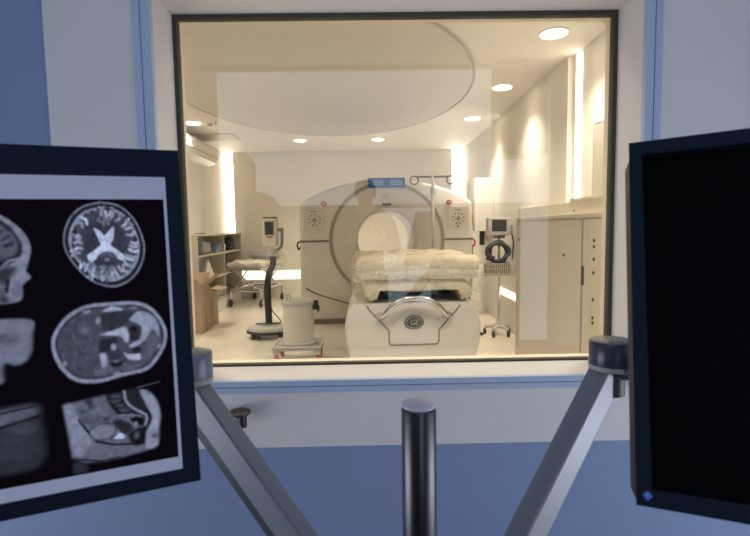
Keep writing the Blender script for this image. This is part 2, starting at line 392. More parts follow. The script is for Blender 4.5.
# cardboard boxes
def carton(loc, w, d, h, lab, flaps, rz=0):
    t = thing('cardboard_box', lab, 'box', loc, rz, 'brown cardboard boxes on the floor')
    bm = new(); tk = .006
    for a in ((-w/2, w/2, -d/2, -d/2+tk), (-w/2, w/2, d/2-tk, d/2), (-w/2, -w/2+tk, -d/2+tk, d/2-tk), (w/2-tk, w/2, -d/2+tk, d/2-tk)):
        bx(a[0], a[1], a[2], a[3], 0, h, bm=bm)
    bx(-w/2+tk, w/2-tk, -d/2+tk, d/2-tk, 0, tk, bm=bm); obj('carton', bm, 'card', t)
    obj('tape', bx(-w*.07, w*.07, -d/2 - .001, -d/2, h*.04, h*.98), 'tape', t)
    obj('tape', bx(w/2, w/2 + .001, -d*.07, d*.07, h*.04, h*.98), 'tape', t)
    for (px, py, axis, ang, ln, wd) in flaps:
        b = new(); box(b, (0, 0, ln/2), (wd if axis == 'X' else tk, tk if axis == 'X' else wd, ln))
        bmesh.ops.transform(b, matrix=Matrix.Translation((px, py, h)) @ Matrix.Rotation(ang, 4, axis), verts=b.verts)
        obj('flap', b, 'card', t)
    return t
carton((-2.215, 6.36, 0), .24, .34, .60, 'open tall cardboard box with raised flaps on the floor by the shelf unit',
       [(.12, 0, 'Y', .9, .20, .34), (-.12, 0, 'Y', -.5, .16, .34), (0, -.17, 'X', .8, .14, .23), (0, .17, 'X', -.4, .15, .23)])
carton((-2.215, 6.74, 0), .22, .34, .52, 'second cardboard box standing just behind the open one', [(.11, 0, 'Y', 1.7, .15, .34)])

# gurney
t = thing('gurney', 'wheeled gurney with crumpled sheet beside the shelf unit', 'gurney', (-1.96, 8.72, 0), math.radians(-12))
w2, l2 = .27, .46
bm = new(); pts = [(-w2, -l2, .64), (w2, -l2, .64), (w2, l2, .64), (-w2, l2, .64)]
tube(bm, [pts[0], pts[1], pts[2], pts[3]], .022, 8, True)
tube(bm, [(-w2, -l2, .28), (w2, -l2, .28), (w2, l2, .28), (-w2, l2, .28)], .020, 8, True)
for sx in (-1, 1): tube(bm, [(sx * w2, -l2 * .7, .63), (sx * w2, l2 * .7, .28)], .017, 8); tube(bm, [(sx * w2, l2 * .7, .63), (sx * w2, -l2 * .7, .28)], .012, 8)
tube(bm, [(-w2, -l2, .63), (w2, -l2, .28)], .012, 8)
obj('frame', bm, 'chrome', t, smooth=True)
for sx in (-1, 1):
    for sy in (-1, 1):
        c = obj('caster', cyl(new(), (sx * w2 - .014, sy * l2, .065), (sx * w2 + .014, sy * l2, .065), .065, bev=.008), 'dark', t, smooth=True)
        obj('fork', tube(new(), [(sx * w2, sy * l2, .28), (sx * w2, sy * l2, .15), (sx * w2 + sx * .022, sy * l2, .13), (sx * w2 + sx * .022, sy * l2, .065)], .018, 8), 'chrome', c, smooth=True)
b = subbox((0, 0, .685), (.56, .98, .07), 9, .025); obj('mattress_pad', b, 'lgrey', t, smooth=True)
b = subbox((0, 0, .72), (.60, 1.02, .07), 16, .02)
for v in b.verts:
    v.co.z += .03 * noise.noise(v.co * 7) + .02 * noise.noise(v.co * 17)
obj('sheet', b, 'sheet', t, smooth=True)
b = subbox((.03, .32, .80), (.44, .30, .12), 6, .05); crumple(b, .012, 8, 4); obj('pillow', b, 'bag', t, smooth=True)

# ------------------------------------------------------------------ contrast injector stand
t = thing('injector_stand', 'contrast injector on a dark curved pedestal left of the scanner', 'medical device', (-1.21, 5.95, 0))
bm = new(); lathe(bm, [(.235, .085), (.245, .10), (.235, .13), (.13, .17), (.07, .175)], seg=40, sx=1.05, sy=.88)
obj('base', bm, 'lgrey', t, smooth=True)
bm = new(); lathe(bm, [(.22, .06), (.25, .068), (.25, .088), (.23, .092)], seg=40, sx=1.08, sy=.9); obj('base_skirt', bm, 'dark', t, smooth=True)
for k in range(4):
    a = PI / 4 + k * PI / 2; x, y = .225 * math.cos(a), .19 * math.sin(a)
    c = obj('caster', cyl(new(), (x - .018, y, .042), (x + .018, y, .042), .042, bev=.006), 'dark', t, smooth=True)
    obj('caster_fork', bx(x - .026, x + .026, y - .02, y + .02, .04, .075, .005), 'dark', c)
obj('column', tube(new(), smoothpts([(0, 0, .16), (-.005, 0, .42), (-.005, 0, .62), (.02, -.01, .76), (.07, -.01, .88), (.075, -.01, 1.0)]), [.042] * 17 + [.038] * 24, 14), 'dark', t, smooth=True)
obj('neck_joint', lathe(new(), [(.03, 0), (.05, .01), (.055, .05), (.04, .075)], (.075, -.01, .97), 20), 'lgrey', t, smooth=True)
obj('yoke', tube(new(), smoothpts([(.075, -.01, 1.03), (.15, -.01, 1.06), (.185, -.01, 1.13), (.19, -.01, 1.30)]), .017, 12), 'grey', t, smooth=True)
obj('yoke_pivot', cyl(new(), (.205, -.01, 1.285), (.13, -.01, 1.285), .022, bev=.004), 'grey', t, smooth=True)
hd = obj('injector_head', box(new(), (.055, -.01, 1.255), (.17, .15, .34), .035, 4), 'off_white', t, smooth=True)
obj('head_cap', box(new(), (.055, -.01, 1.428), (.155, .13, .02), .008, 2), 'taupe', hd)
obj('screen', bx(.01, .10, -.0895, -.084, 1.235, 1.375, .002), 'screen_off', hd)
obj('status_bar', bx(.018, .092, -.0895, -.084, 1.195, 1.21), 'red', hd)
obj('display_frame', bx(-.002, .112, -.087, -.082, 1.222, 1.388, .002), 'grey', hd)
b = new(); ell(b, (.10, -.02, .90), (.13, .09, .15), 28, 18); crumple(b, .035, 9, 6); obj('plastic_bag', b, 'wrap_thin', t, smooth=True)
obj('cable', tube(new(), smoothpts([(.03, -.06, .55), (.05, -.07, .35), (.16, -.10, .20), (.02, -.12, .19), (-.13, -.10, .185), (-.06, -.13, .185), (.14, -.12, .18)]), .006, 8), 'dark', t, smooth=True)

# ------------------------------------------------------------------ lead bin on trolley
t = thing('trolley', 'low white square trolley with red casters under the lead bin', 'trolley', (-.70, 4.86, 0))
obj('deck', box(new(), (0, 0, .155), (.46, .40, .03), .008), 'lgrey', t)
obj('rim', frame(new(), -.22, .22, -.19, .19, .014, .0, .014), 'white', t, loc=(0, 0, .17), rot=(math.radians(90), 0, 0))
for sx in (-1, 1):
    for sy in (-1, 1):
        x, y = sx * .195, sy * .16
        c = obj('caster', cyl(new(), (x - .016, y, .05), (x + .016, y, .05), .05, bev=.006), 'red_caster', t, smooth=True)
        obj('caster_plate', bx(x - .03, x + .03, y - .03, y + .03, .10, .14, .004), 'lgrey', c)
        obj('hub_cap', cyl(new(), (x - .019, y, .05), (x + .019, y, .05), .024), 'lgrey', c, smooth=True)
t = thing('lead_bin', 'grey-white cylindrical bin with black latch on the low trolley', 'bin', (-.70, 4.86, .170))
obj('drum', lathe(new(), [(.15, .0), (.155, .01), (.152, .02), (.148, .30), (.15, .385)], seg=48), 'off_white', t, smooth=True)
obj('collar', lathe(new(), [(.155, .0), (.175, .005), (.175, .02), (.152, .04)], (0, 0, 0), 48), 'lgrey', t, smooth=True)
obj('lid', lathe(new(), [(.158, .385), (.162, .39), (.162, .42), (.15, .432), (.05, .436)], seg=48), 'lgrey', t, smooth=True)
obj('latch', bx(.14, .20, -.035, .035, .335, .425, .012), 'dark', t)
obj('latch_lever', tube(new(), [(.17, -.03, .40), (.205, -.04, .37), (.20, -.04, .32)], .012, 10), 'dark', t, smooth=True)
obj('lid_grip', tube(new(), smoothpts([(-.09, -.10, .42), (-.09, -.10, .49), (-.06, -.11, .49), (-.06, -.11, .42)], 4), .009, 8), 'lgrey', t, smooth=True)

# ------------------------------------------------------------------ CT scanner (gantry + table)
CT = thing('ct_scanner', 'large off-white CT scanner with round bore and patient table', 'scanner', (.25, 6.70, 0), math.radians(2.0))
ZB = 1.125
half = [(0, 1.935), (.25, 1.922), (.48, 1.888), (.66, 1.842), (.81, 1.79), (.95, 1.725), (1.05, 1.672), (1.10, 1.635), (1.118, 1.60), (1.125, 1.50), (1.13, 1.10), (1.14, .60), (1.14, .30), (1.12, .09), (1.02, .06)]
half = [(x * 1.03, z) for x, z in half]
outl = [(-x, z) for x, z in half[::-1]] + half[1:]
outl += [(0.5, .06), (-.5, .06)]
def ray_outline(a):
    dx, dz = math.cos(a), math.sin(a); best = 1e9; n = len(outl)
    for i in range(n):
        x0, z0 = outl[i]; x1, z1 = outl[(i + 1) % n]; z0 -= ZB; z1 -= ZB
        ex, ez = x1 - x0, z1 - z0; den = dx * ez - dz * ex
        if abs(den) < 1e-9: continue
        tt = (x0 * ez - z0 * ex) / den; uu = (x0 * dz - z0 * dx) / den
        if -1e-6 <= uu <= 1 + 1e-6 and tt > 0: best = min(best, tt)
    return best
N = 240
angs = sorted(set([2 * PI * k / N for k in range(N)] + [math.atan2(z - ZB, x) % (2 * PI) for x, z in outl]))
OR = [ray_outline(a) for a in angs]
def polar(bm, spec):          # spec: list of (function(k)->radius, y)
    R = [[bm.verts.new((f(k) * math.cos(a), y, ZB + f(k) * math.sin(a))) for k, a in enumerate(angs)] for f, y in spec]
    n = len(angs)
    for a, b in zip(R[:-1], R[1:]):
        for k in range(n): bm.faces.new((a[k], a[(k + 1) % n], b[(k + 1) % n], b[k]))
    return bm
C = lambda r: (lambda k: r)
O = lambda d: (lambda k: OR[k] - d)
bm = polar(new(), [(C(.765), .012), (C(.768), .0), (O(.05), .0), (O(.02), .012), (O(.004), .035), (O(0), .07), (O(0), .95), (O(.05), 1.02), (C(.41), 1.02), (C(.41), 1.0), (C(.765), 1.0), (C(.765), .012)])
hs = obj('gantry_housing', bm, 'off_white', CT, smooth=True)
bm = polar(new(), [(C(.735), .015), (C(.735), .004), (C(.70), .0), (C(.62), .012), (C(.50), .045), (C(.435), .085), (C(.405), .125), (C(.39), .17), (C(.735), .20), (C(.735), .015)])
obj('front_funnel', bm, 'off_white2', CT, smooth=True)
bm = polar(new(), [(C(.725), .02), (C(.725), -.002), (C(.775), -.002), (C(.775), .02), (C(.725), .02)]); obj('ring_trim', bm, 'ring', CT, smooth=True)
bm = polar(new(), [(C(.388), .15), (C(.382), .17), (C(.382), 1.0), (C(.41), 1.0), (C(.41), .17), (C(.388), .15)]); obj('bore_liner', bm, 'white', CT, smooth=True)
obj('gantry_plinth', bx(-1.0, 1.0, .03, .95, 0, .07), 'taupe', CT)
for s in (-1, 1):
    xa, xb = sorted((s * .777, s * 1.163))
    obj('seam_band', bx(xa, xb, -.006, .03, ZB - .018, ZB + .012, .003), 'taupe', CT)
    b = new()
    tube(b, smoothpts([(s * 1.155, .06, ZB + .0), (s * 1.19, .05, ZB - .02), (s * 1.20, .05, ZB - .07), (s * 1.18, .05, ZB - .11), (s * 1.155, .06, ZB - .06)], 5), .011, 8); obj('side_handle', b, 'red' if s > 0 else 'dark', CT, smooth=True)
    # gantry control panel
    cx, cz = s * .96, 1.41
    p = obj('control_panel', bx(cx - .135, cx + .135, -.006, .006, cz - .145, cz + .145, .004), 'off_white2', CT)
    obj('panel_border', frame(new(), cx - .13, cx + .13, cz - .14, cz + .14, .004, -.0075, -.004), 'lgrey', p)
    for k in range(7):
        a = math.radians(200 - k * 38) if True else 0
        b = cyl(new(), (cx + .075 * math.cos(a), -.012, cz - .01 + .075 * math.sin(a)), (cx + .075 * math.cos(a), -.004, cz - .01 + .075 * math.sin(a)), .0125, seg=12); obj('button', b, 'grey', p, smooth=True)
    for dx, dz in ((0, .025), (0, -.025), (-.028, 0), (.028, 0), (0, 0), (-.022, -.06), (.022, -.06)):
        obj('button', bx(cx + dx - .011, cx + dx + .011, -.011, -.004, cz - .012 + dz - .011, cz - .012 + dz + .011, .003), 'taupe', p)
    obj('key_row', bx(cx - .045, cx + .035, -.008, -.004, cz + .098, cz + .112), 'grey', p)
    if s > 0: obj('key_switch', cyl(new(), (cx, -.012, cz - .115), (cx, -.004, cz - .115), .016, seg=16), 'grey', p, smooth=True)
    e = obj('emergency_stop', cyl(new(), (s * .835, -.022, 1.617), (s * .835, .004, 1.617), .03, bev=.006), 'red', CT, smooth=True)
    bmesh_o = e.data
    for v in bmesh_o.vertices: v.co.x = s * .835 + (v.co.x - s * .835) * 1.35
    obj('stop_mark', bx(s * .835 - .012, s * .835 + .012, -.0235, -.021, 1.613, 1.621), 'white', e)
d = obj('display', bx(-.245, .245, -.035, .06, 1.815, 1.945, .006), 'blue_panel', CT)
for cx in (-.11, .125):
    for row in range(3):
        x = cx - .075
        while x < cx + .07:
            w = random.uniform(.012, .03)
            obj('text_mark', bx(x, x + w, -.037, -.034, 1.852 + row * .024, 1.864 + row * .024), 'display_text', d); x += w + .012
obj('indicator', bx(-.235, -.222, -.037, -.034, 1.868, 1.888), 'display_text', d)
obj('laser_slot', bx(-.06, .06, -.004, .04, 1.585, 1.612, .004), 'dark', CT)
for x in (-.028, .028): obj('front_badge', bx(x - .02, x + .02, .0, .03, 1.69, 1.725, .003), 'lgrey', CT)
obj('gantry_cable', tube(new(), smoothpts([(-1.10, -.012, .50), (-.95, -.03, .42), (-.7, -.06, .34), (-.45, -.09, .27), (-.30, -.10, .25)]), .007, 8), 'dark', CT, smooth=True)

# table (local y runs toward the gantry, centre leaned to +x at the front)
def tx(y): return .0135 * y
sec = [(.42, .755), (.45, .73), (.485, .66), (.50, .58), (.495, .46), (.465, .34), (.42, .20), (.40, .06), (.39, .0)]
def section(sc, y, dz=0, rear=0):
    w = lambda x: x * sc * (1 - .30 * rear)
    return [(w(x), y, z + dz) for x, z in sec] + [(-w(x), y, z + dz) for x, z in sec[::-1]]
bm = new(); rings = []
for sc, y, dz, rear in ((.90, -3.15, -.008, 0), (.955, -3.145, -.003, 0), (.985, -3.12, 0, 0), (1, -3.06, 0, 0), (1, -2.2, 0, .1), (1, -1.2, 0, .55), (1, -.01, 0, 1)):
    rings.append([bm.verts.new((x + tx(y), yy, max(z, 0.002))) for x, yy, z in section(sc, y, dz, rear)])
for a, b in zip(rings[:-1], rings[1:]):
    n = len(a)
    for k in range(n): bm.faces.new((a[k], a[(k + 1) % n], b[(k + 1) % n], b[k]))
bm.faces.new(rings[0]); bm.faces.new(rings[-1][::-1])
tb = obj('table_base', bm, 'off_white', CT, smooth=True)
FX = tx(-3.15)
P = [(-.335, .738), (-.325, .715), (-.185, .56), (-.18, .545), (-.18, .465), (-.165, .45), (.165, .45), (.18, .465), (.18, .545), (.185, .56), (.325, .715), (.335, .738)]
obj('panel_seam', tube(new(), [(x + FX, -3.152, z) for x, z in P], .0045, 6), 'taupe', tb, smooth=True)
bd = obj('badge', lathe(new(), [(.07, 0), (.07, .006), (.066, .009), (.03, .0095)], seg=40, sx=1, sy=.70), 'badge', tb, loc=(FX, -3.150, .612), rot=(PI / 2, 0, 0), smooth=True)
bm = new(); tube(bm, [(.058 * math.cos(a), .041 * math.sin(a), .0098) for a in np.linspace(0, 2 * PI, 40)[:-1]], .0018, 6, True)
for sx_ in (-1, 1):   # curling flourishes beside the monogram
    for sy_ in (-1, 1):
        tube(bm, smoothpts([(sx_ * .050, sy_ * .006, .0098), (sx_ * .044, sy_ * .022, .0098), (sx_ * .024, sy_ * .034, .0098), (sx_ * .006, sy_ * .036, .0098)], 4), .0012, 5)
obj('badge_ring', bm, 'lgrey', bd, smooth=True)
cu = bpy.data.curves.new('monogram', 'FONT'); cu.body = 'GE'; cu.size = .056; cu.shear = .22; cu.extrude = .001; cu.align_x = 'CENTER'; cu.align_y = 'CENTER'; cu.space_character = .86
to = bpy.data.objects.new('tmp_text', cu); COL.objects.link(to); bpy.context.view_layer.update()
me = bpy.data.meshes.new_from_object(to.evaluated_get(bpy.context.evaluated_depsgraph_get()))
COL.objects.unlink(to); bpy.data.objects.remove(to)
mo = bpy.data.objects.new('monogram', me); COL.objects.link(mo); mo.parent = bd; mo.location = (0, 0, .0105)
me.materials.clear(); me.materials.append(M['lgrey'])
# lift cover, cradle and grab handle
obj('lift_cover', bx(-.32 + FX, .32 + FX, -2.95, -.3, .74, .80, .02), 'dark', CT)
bm = new(); cs = [(-.26, .90), (-.25, .862), (-.17, .838), (0, .828), (.17, .838), (.25, .862), (.26, .90), (.245, .905), (.235, .88), (.16, .858), (0, .848), (-.16, .858), (-.235, .88), (-.245, .905)]
prism(bm, [(x, z) for x, z in cs], -3.12, -.02); obj('cradle', bm, 'lgrey', CT, smooth=True, loc=(FX * .5, 0, 0))
for s in (-1, 1):
    obj('cradle_bracket', bx(FX + s * .17 - .03, FX + s * .17 + .03, -3.0, -2.8, .79, .845, .008), 'grey', CT)
hpts = smoothpts([(-.245, -3.165, .655), (-.225, -3.20, .675), (-.17, -3.215, .735), (-.09, -3.22, .785), (0, -3.22, .795), (.09, -3.22, .785), (.17, -3.215, .735), (.225, -3.20, .675), (.245, -3.165, .655)], 6)
obj('grab_handle', tube(new(), [(p.x + FX, p.y, p.z) for p in hpts], .019, 14), 'chrome', CT, smooth=True)
for s in (-1, 1): obj('handle_foot', ell(new(), (FX + s * .24, -3.16, .665), (.036, .036, .028)), 'chrome', CT, smooth=True)

# wrapped bedding on the table
WB = thing('wrapped_bedding', 'mattress bundle wrapped in clear plastic lying on the scanner table', 'bedding', (.333, 4.16, .848), math.radians(2.4))
b = subbox((0, 0, .030), (.78, 1.22, .16), 20, .06); crumple(b, .022, 5, 2)
for v in b.verts:
    v.co.z += -.10 * max(0, abs(v.co.x) - .25) ** 1.2 - .03
    if v.co.z < .0 and abs(v.co.x) < .3: v.co.z = .0
obj('mattress', b, 'mattress', WB, smooth=True)
b = subbox((0, 0, .112), (.87, 1.27, .085), 20, .038); crumple(b, .020, 5, 8)
for v in b.verts: v.co.z += -.05 * max(0, abs(v.co.x) - .3)
obj('folded_blanket', b, 'mattress2', WB, smooth=True)
b = subbox((0, 0, .168), (.90, 1.28, .13), 20, .06); crumple(b, .022, 5, 12); obj('top_pad', b, 'mattress', WB, smooth=True)
b = subbox((0, 0, .082), (.96, 1.34, .29), 22, .09); crumple(b, .020, 8, 21)
for v in b.verts:
    e = max(0, abs(v.co.x) - .40)
    v.co.z += .045 * noise.noise(v.co * 19) * (1 if e > 0 else .3) - .35 * e
    if v.co.z < 0 and abs(v.co.x) < .30: v.co.z = max(v.co.z, -.0)
obj('plastic_wrap', b, 'wrap', WB, smooth=True)

# ------------------------------------------------------------------ IV pole
t = thing('iv_pole', 'slim steel drip pole with two looped hooks beside the scanner table', 'iv pole', (.80, 6.2, 0))
obj('pole', cyl(new(), (0, 0, .05), (0, 0, 1.94), .017), 'chrome', t, smooth=True)
obj('lower_sleeve', cyl(new(), (0, 0, .06), (0, 0, 1.70),   .022, bev=.003), 'chrome', t, smooth=True)
obj('clamp', cyl(new(), (0, 0, 1.70), (0, 0, 1.78), .03, bev=.006), 'lgrey', t, smooth=True)
obj('crossbar', tube(new(), [(-.20, 0, 1.905), (.20, 0, 1.905)], .012, 8), 'steel', t, smooth=True)
for s in (-1, 1):
    obj('hook', tube(new(), [(s * .225 + .05 * math.cos(a), 0, 1.863 + .05 * math.sin(a)) for a in np.linspace(0, 2 * PI, 24)[:-1]], .009, 8, True), 'steel', t, smooth=True)
for k in range(3):
    a = math.radians(90 + 60 - 60 * k - 90); x, y = .2 * math.cos(a), .2 * math.sin(a)
    lg = obj('leg', tube(new(), [(0, 0, .09), (x * .5, y * .5, .085), (x, y, .07)], .014, 8), 'steel', t, smooth=True)
    obj('caster', cyl(new(), (x - .01, y, .03), (x + .01, y, .03), .03, bev=.004), 'dark', lg, smooth=True)
for a in (math.radians(150),): 
    x, y = .12 * math.cos(a), .12 * math.sin(a)
    lg = obj('leg', tube(new(), [(0, 0, .09), (x, y, .07)], .014, 8), 'steel', t, smooth=True); obj('caster', cyl(new(), (x - .01, y, .03), (x + .01, y, .03), .03), 'dark', lg, smooth=True)

# ------------------------------------------------------------------ patient monitor / ventilator stand
t = thing('patient_monitor_cart', 'wheeled stand with small grey screen, coiled hoses and wire basket by the right wall', 'medical device', (1.512, 5.86, 0))
obj('pole', cyl(new(), (.02, 0, .10), (.02, 0, 1.20), .017), 'chrome', t, smooth=True)
obj('hub', lathe(new(), [(.045, .085), (.055, .095), (.05, .12), (.025, .15), (.022, .20)], (.02, 0, 0), 24), 'lgrey', t, smooth=True)
for k in range(5):
    a = math.radians(-90 + 36 + 72 * k); x, y =   .01 + .15 * math.cos(a), .18 * math.sin(a)
    lg = obj('leg', tube(new(), [(.02, 0, .105), (.02 + .5 * (x - .02), y * .5, .10), (x, y, .085)], [.022, .020, .016], 10), 'lgrey', t, smooth=True)
    c = obj('caster', cyl(new(), (x - .014, y, .034), (x + .014, y, .034), .034, bev=.005), 'dark', lg, smooth=True)
hd = obj('screen_head', box(new(), (.005, -.03, 1.285), (.27, .12, .215), .018, 3), 'lgrey', t, smooth=True)
obj('screen', bx(-.085, .085, -.0935, -.088, 1.228, 1.362, .002), 'screen_off', hd)
for k in range(4): obj('key', cyl(new(), (-.07 + k * .05, -.096, 1.205), (-.07 + k * .05, -.088, 1.205), .008, seg=10), 'white', hd)
obj('head_bracket', bx(-.04, .08, -.05, .03, 1.145, 1.18, .006), 'grey', t)
obj('side_module', bx(.14, .165, -.06, .02, 1.20, 1.30, .005), 'grey', hd)
bm = new()   # tray and wire basket
bx(-.15, .165, -.12, .10, .71, .722, bm=bm)
for z in (.74, .80, .855): tube(bm, [(-.15, -.12, z), (.165, -.12, z), (.165, .10, z), (-.15, .10, z)], .005, 6, True)
for k in range(14):
    x = -.15 + k * .315 / 13; tube(bm, [(x, -.122, .712), (x, -.122, .86)], .005, 6)
obj('basket', bm, 'basket', t, smooth=True)
obj('basket_contents', crumple(subbox((.005, -.01, .795), (.28, .18, .14), 5, .04), .012, 9, 3), 'taupe', t, smooth=True)
def loop(cx, cz, rx, rz, y, a0, a1, n=26): return [(cx + rx * math.cos(a), y + .01 * math.sin(2 * a), cz + rz * math.sin(a)) for a in np.linspace(math.radians(a0), math.radians(a1), n)]
obj('hose', tube(new(), loop(-.03, .99, .115, .105, -.09, -150, 200),   .022, 10), 'hose', t, smooth=True)
obj('hose', tube(new(), loop(.0, .985, .10, .125, -.055, 170, -190),   .022, 10), 'hose', t, smooth=True)
obj('hose', tube(new(), loop(-.015, 1.0, .13, .085, -.12, -60, 250), .019, 10), 'hose', t, smooth=True)
obj('hose', tube(new(), smoothpts([(-.10, -.10, 1.06), (-.13, -.10, .98), (-.14, -.09, .90)]), .015, 10), 'hose', t, smooth=True)
obj('cable', tube(new(), smoothpts([(.15, -.05, 1.22), (.17, -.07, 1.10), (.16, -.08, .98), (.15, -.10, .90)]), .008, 8), 'dark', t, smooth=True)
tag(obj('floor_hose', tube(new(), smoothpts([(1.42, 6.86, 1.02), (1.40, 6.75, .70), (1.28, 6.4, .30), (1.22, 6.05, .14), (1.30, 5.85, .03), (1.33, 5.80, .025)]), .018, 10), 'hose', smooth=True), 'grey hose drooping to the floor between scanner and monitor stand', 'hose')

# ------------------------------------------------------------------ wall box on right wall
t = thing('wall_box', 'white metal wall box on the right wall behind the monitor stand', 'electrical box', (XR, 7.25, 1.22))
obj('casing', bx(-.265, 0, -.29, .29, 0, .735, .006), 'white', t)
obj('front_seam', bx(-.2665, -.264, -.27, .27, .02, .715, .001), 'white', t)
obj('warning_sticker', bx(-.269, -.2665, -.22, -.12, .09, .24), 'yellow', t)
obj('lock', cyl(new(), (-.275, .02, .40), (-.265, .02, .40), .018, seg=16), 'grey', t, smooth=True)
obj('conduit', cyl(new(), (-.12, -.1, -.20), (-.12, -.1, 0), .035), 'dark', t, smooth=True)
obj('conduit', cyl(new(), (-.06, -.12, -.14), (-.06, -.12, 0), .03), 'shelf', t, smooth=True)

# ------------------------------------------------------------------ right side cabinets
def cabinet(y0, y1, lab, hinge, dots):
    t = thing('equipment_cabinet', lab, 'cabinet', (1.34, y0, 0), 0, 'enamel equipment cabinets along the right wall'); l = y1 - y0
    obj('carcass', bx(.004, .24, .004, l - .004, .10, 1.335), 'cab', t)
    obj('plinth', bx(.03, .23, .02, l - .02, 0, .10), 'taupe', t)
    obj('top', bx(-.012, .24, 0, l, 1.335, 1.365, .004), 'shelf', t)
    d = obj('door', bx(-.012, .004, .008, l - .008, .09, 1.325, .003), 'cab', t)
    if hinge: obj('hinge', bx(-.02, -.010, l - .03, l - .002, .92, 1.04, .003), 'dark', d)
    for y, z in dots: obj('rivet', cyl(new(), (-.018, y, z), (-.010, y, z), .010, seg=12), 'dark', d, smooth=True)
cabinet(3.10, 4.50, 'long beige cabinet along the right wall, farther from the window', False, [(.28, 1.09), (1.30, 1.17)])
cabinet(2.30, 3.09, 'beige cabinet with dark hinge and rivet column at the right window edge', True, [(.625, 1.20), (.625, 1.165), (.625, 1.09), (.625, 1.01), (.625, .85), (.625, .74), (.625, .71)])
t = thing('wall_trunking', 'beige trunking ledge on the wall above the cabinets', 'trunking', (1.585, 2.3, 1.02))
obj('casing', bx(0, .113, 0, 3.0, 0, .45, .004), 'cab', t); obj('cap', bx(-.01, .113, -.01, 1.62, .45, .475, .004), 'shelf', t)
obj('screw', cyl(new(), (-.004, 1.55, .38), (.002, 1.55, .38), .009, seg=10), 'dark', t)
for c in children(t):
    for v in c.data.vertices:
        pass
t = thing('wall_panel', 'grey-beige flat panel on the near right wall beside the light slot', 'panel', (XR, 3.4, 1.50))
obj('panel_face', bx(-.04, 0, -.5, .41, 0, .545, .004), 'vent', t); obj('panel_edge', frame(new(), -.49, .40, .01, .535, .008, -.006, .0), 'lgrey', t, loc=(-.04, 0, 0), rot=(0, 0, PI / 2))

# ------------------------------------------------------------------ control room shell
RB = -1.0
struct('floor_control', bx(CX0, CX1, RB - .1, Y0, -.06, 0), 'ctrl_floor')
struct('ceiling_control', bx(CX0, CX1, RB - .1, Y0, ZC, ZC + .08), 'ctrl_ceil')
struct('wall_control_left', bx(CX0 - .1, CX0, RB - .1, Y0 + .05, 0, ZC), 'ctrl_blue')
struct('wall_control_right', bx(CX1, CX1 + .1, RB - .1, Y0 + .05, 0, ZC), 'ctrl_blue')
struct('wall_control_rear', bx(CX0, CX1, RB - .12, RB, 0, ZC), 'ctrl_white')
w = bpy.data.objects.new('window_2', None); COL.objects.link(w); w.location = (0, RB, 0); w['kind'] = 'structure'
obj('pane', bx(-1.30, 1.62, .004, .012, 1.50, 2.66), 'daylight', w)
obj('pane', bx(.13, .56, .004, .012, .60, 1.49), 'daylight', w)
obj('pane', bx(1.28, 1.62, .004, .012, .25, 1.49), 'daylight', w)
obj('window_frame', frame(new(), -1.30, 1.62, 1.50, 2.66, .035, 0, .03), 'ctrl_white', w)
for n_, xs, xn in ((3, CX1, -1), (4, CX0, 1)):      # added low glowing side panes, out of view, to brighten the lower wall
    w = bpy.data.objects.new('window_%d' % n_, None); COL.objects.link(w); w.location = (xs, -.45, 0); w['kind'] = 'structure'
    xa, xb = sorted((xn * .004, xn * .012)); obj('pane', bx(xa, xb, -.10, 1.50, .04, .60), 'side_fill', w)
    o = obj('window_frame', frame(new(), -.10, 1.50, .04, .60, .04, 0, .03), 'ctrl_white', w, rot=(0, 0, PI / 2))
    if xn > 0: o.location.x = .03
def sideboard(x0, x1, lab):
    t = thing('sideboard', lab, 'cabinet', (x0, RB + .002, 0)); l = x1 - x0
    obj('carcass', bx(0, l, .02, .40, .08, 1.45), 'dark_wood', t); obj('top', bx(-.01, l + .01, .02, .42, 1.45, 1.48, .004), 'dark_wood', t); obj('plinth', bx(.02, l - .02, .04, .37, 0, .08), 'dark_wood', t)
    n = max(1, round(l / .55))
    for k in range(n):
        d = obj('door', bx(l * k / n + .006, l * (k + 1) / n - .006, .40, .418, .09, 1.44, .003), 'dark_wood', t)
        obj('knob', cyl(new(), (l * (k + .88) / n, .418, .9), (l * (k + .88) / n, .44, .9), .012), 'steel', d)
sideboard(-2.15, .10, 'long dark sideboard against the rear wall of the control room')
sideboard(.59, 1.25, 'short dark sideboard between the two bright rear panes')
t = thing('wall_cupboard', 'dark cupboard hanging high on the rear wall of the control room', 'cupboard', (1.10, RB + .03, 1.88))
obj('carcass', bx(0, .40, 0, .30, 0, .77), 'dark_wood', t)
for k in range(2): obj('door', bx(.20 * k + .005, .20 * (k + 1) - .005, .30, .316, .005, .765, .003), 'dark_wood', t)

# desk carrying the monitor arms
t = thing('desk', 'grey control desk that carries the monitor pole, below the picture', 'desk', (0, .62, 0))
obj('desktop', bx(-.42, .42, -.22, .12, .63, .66, .006), 'lgrey', t)
for x in (-.38, .38): obj('leg', bx(x - .03, x + .03, -.20, .10, 0, .63), 'grey', t)

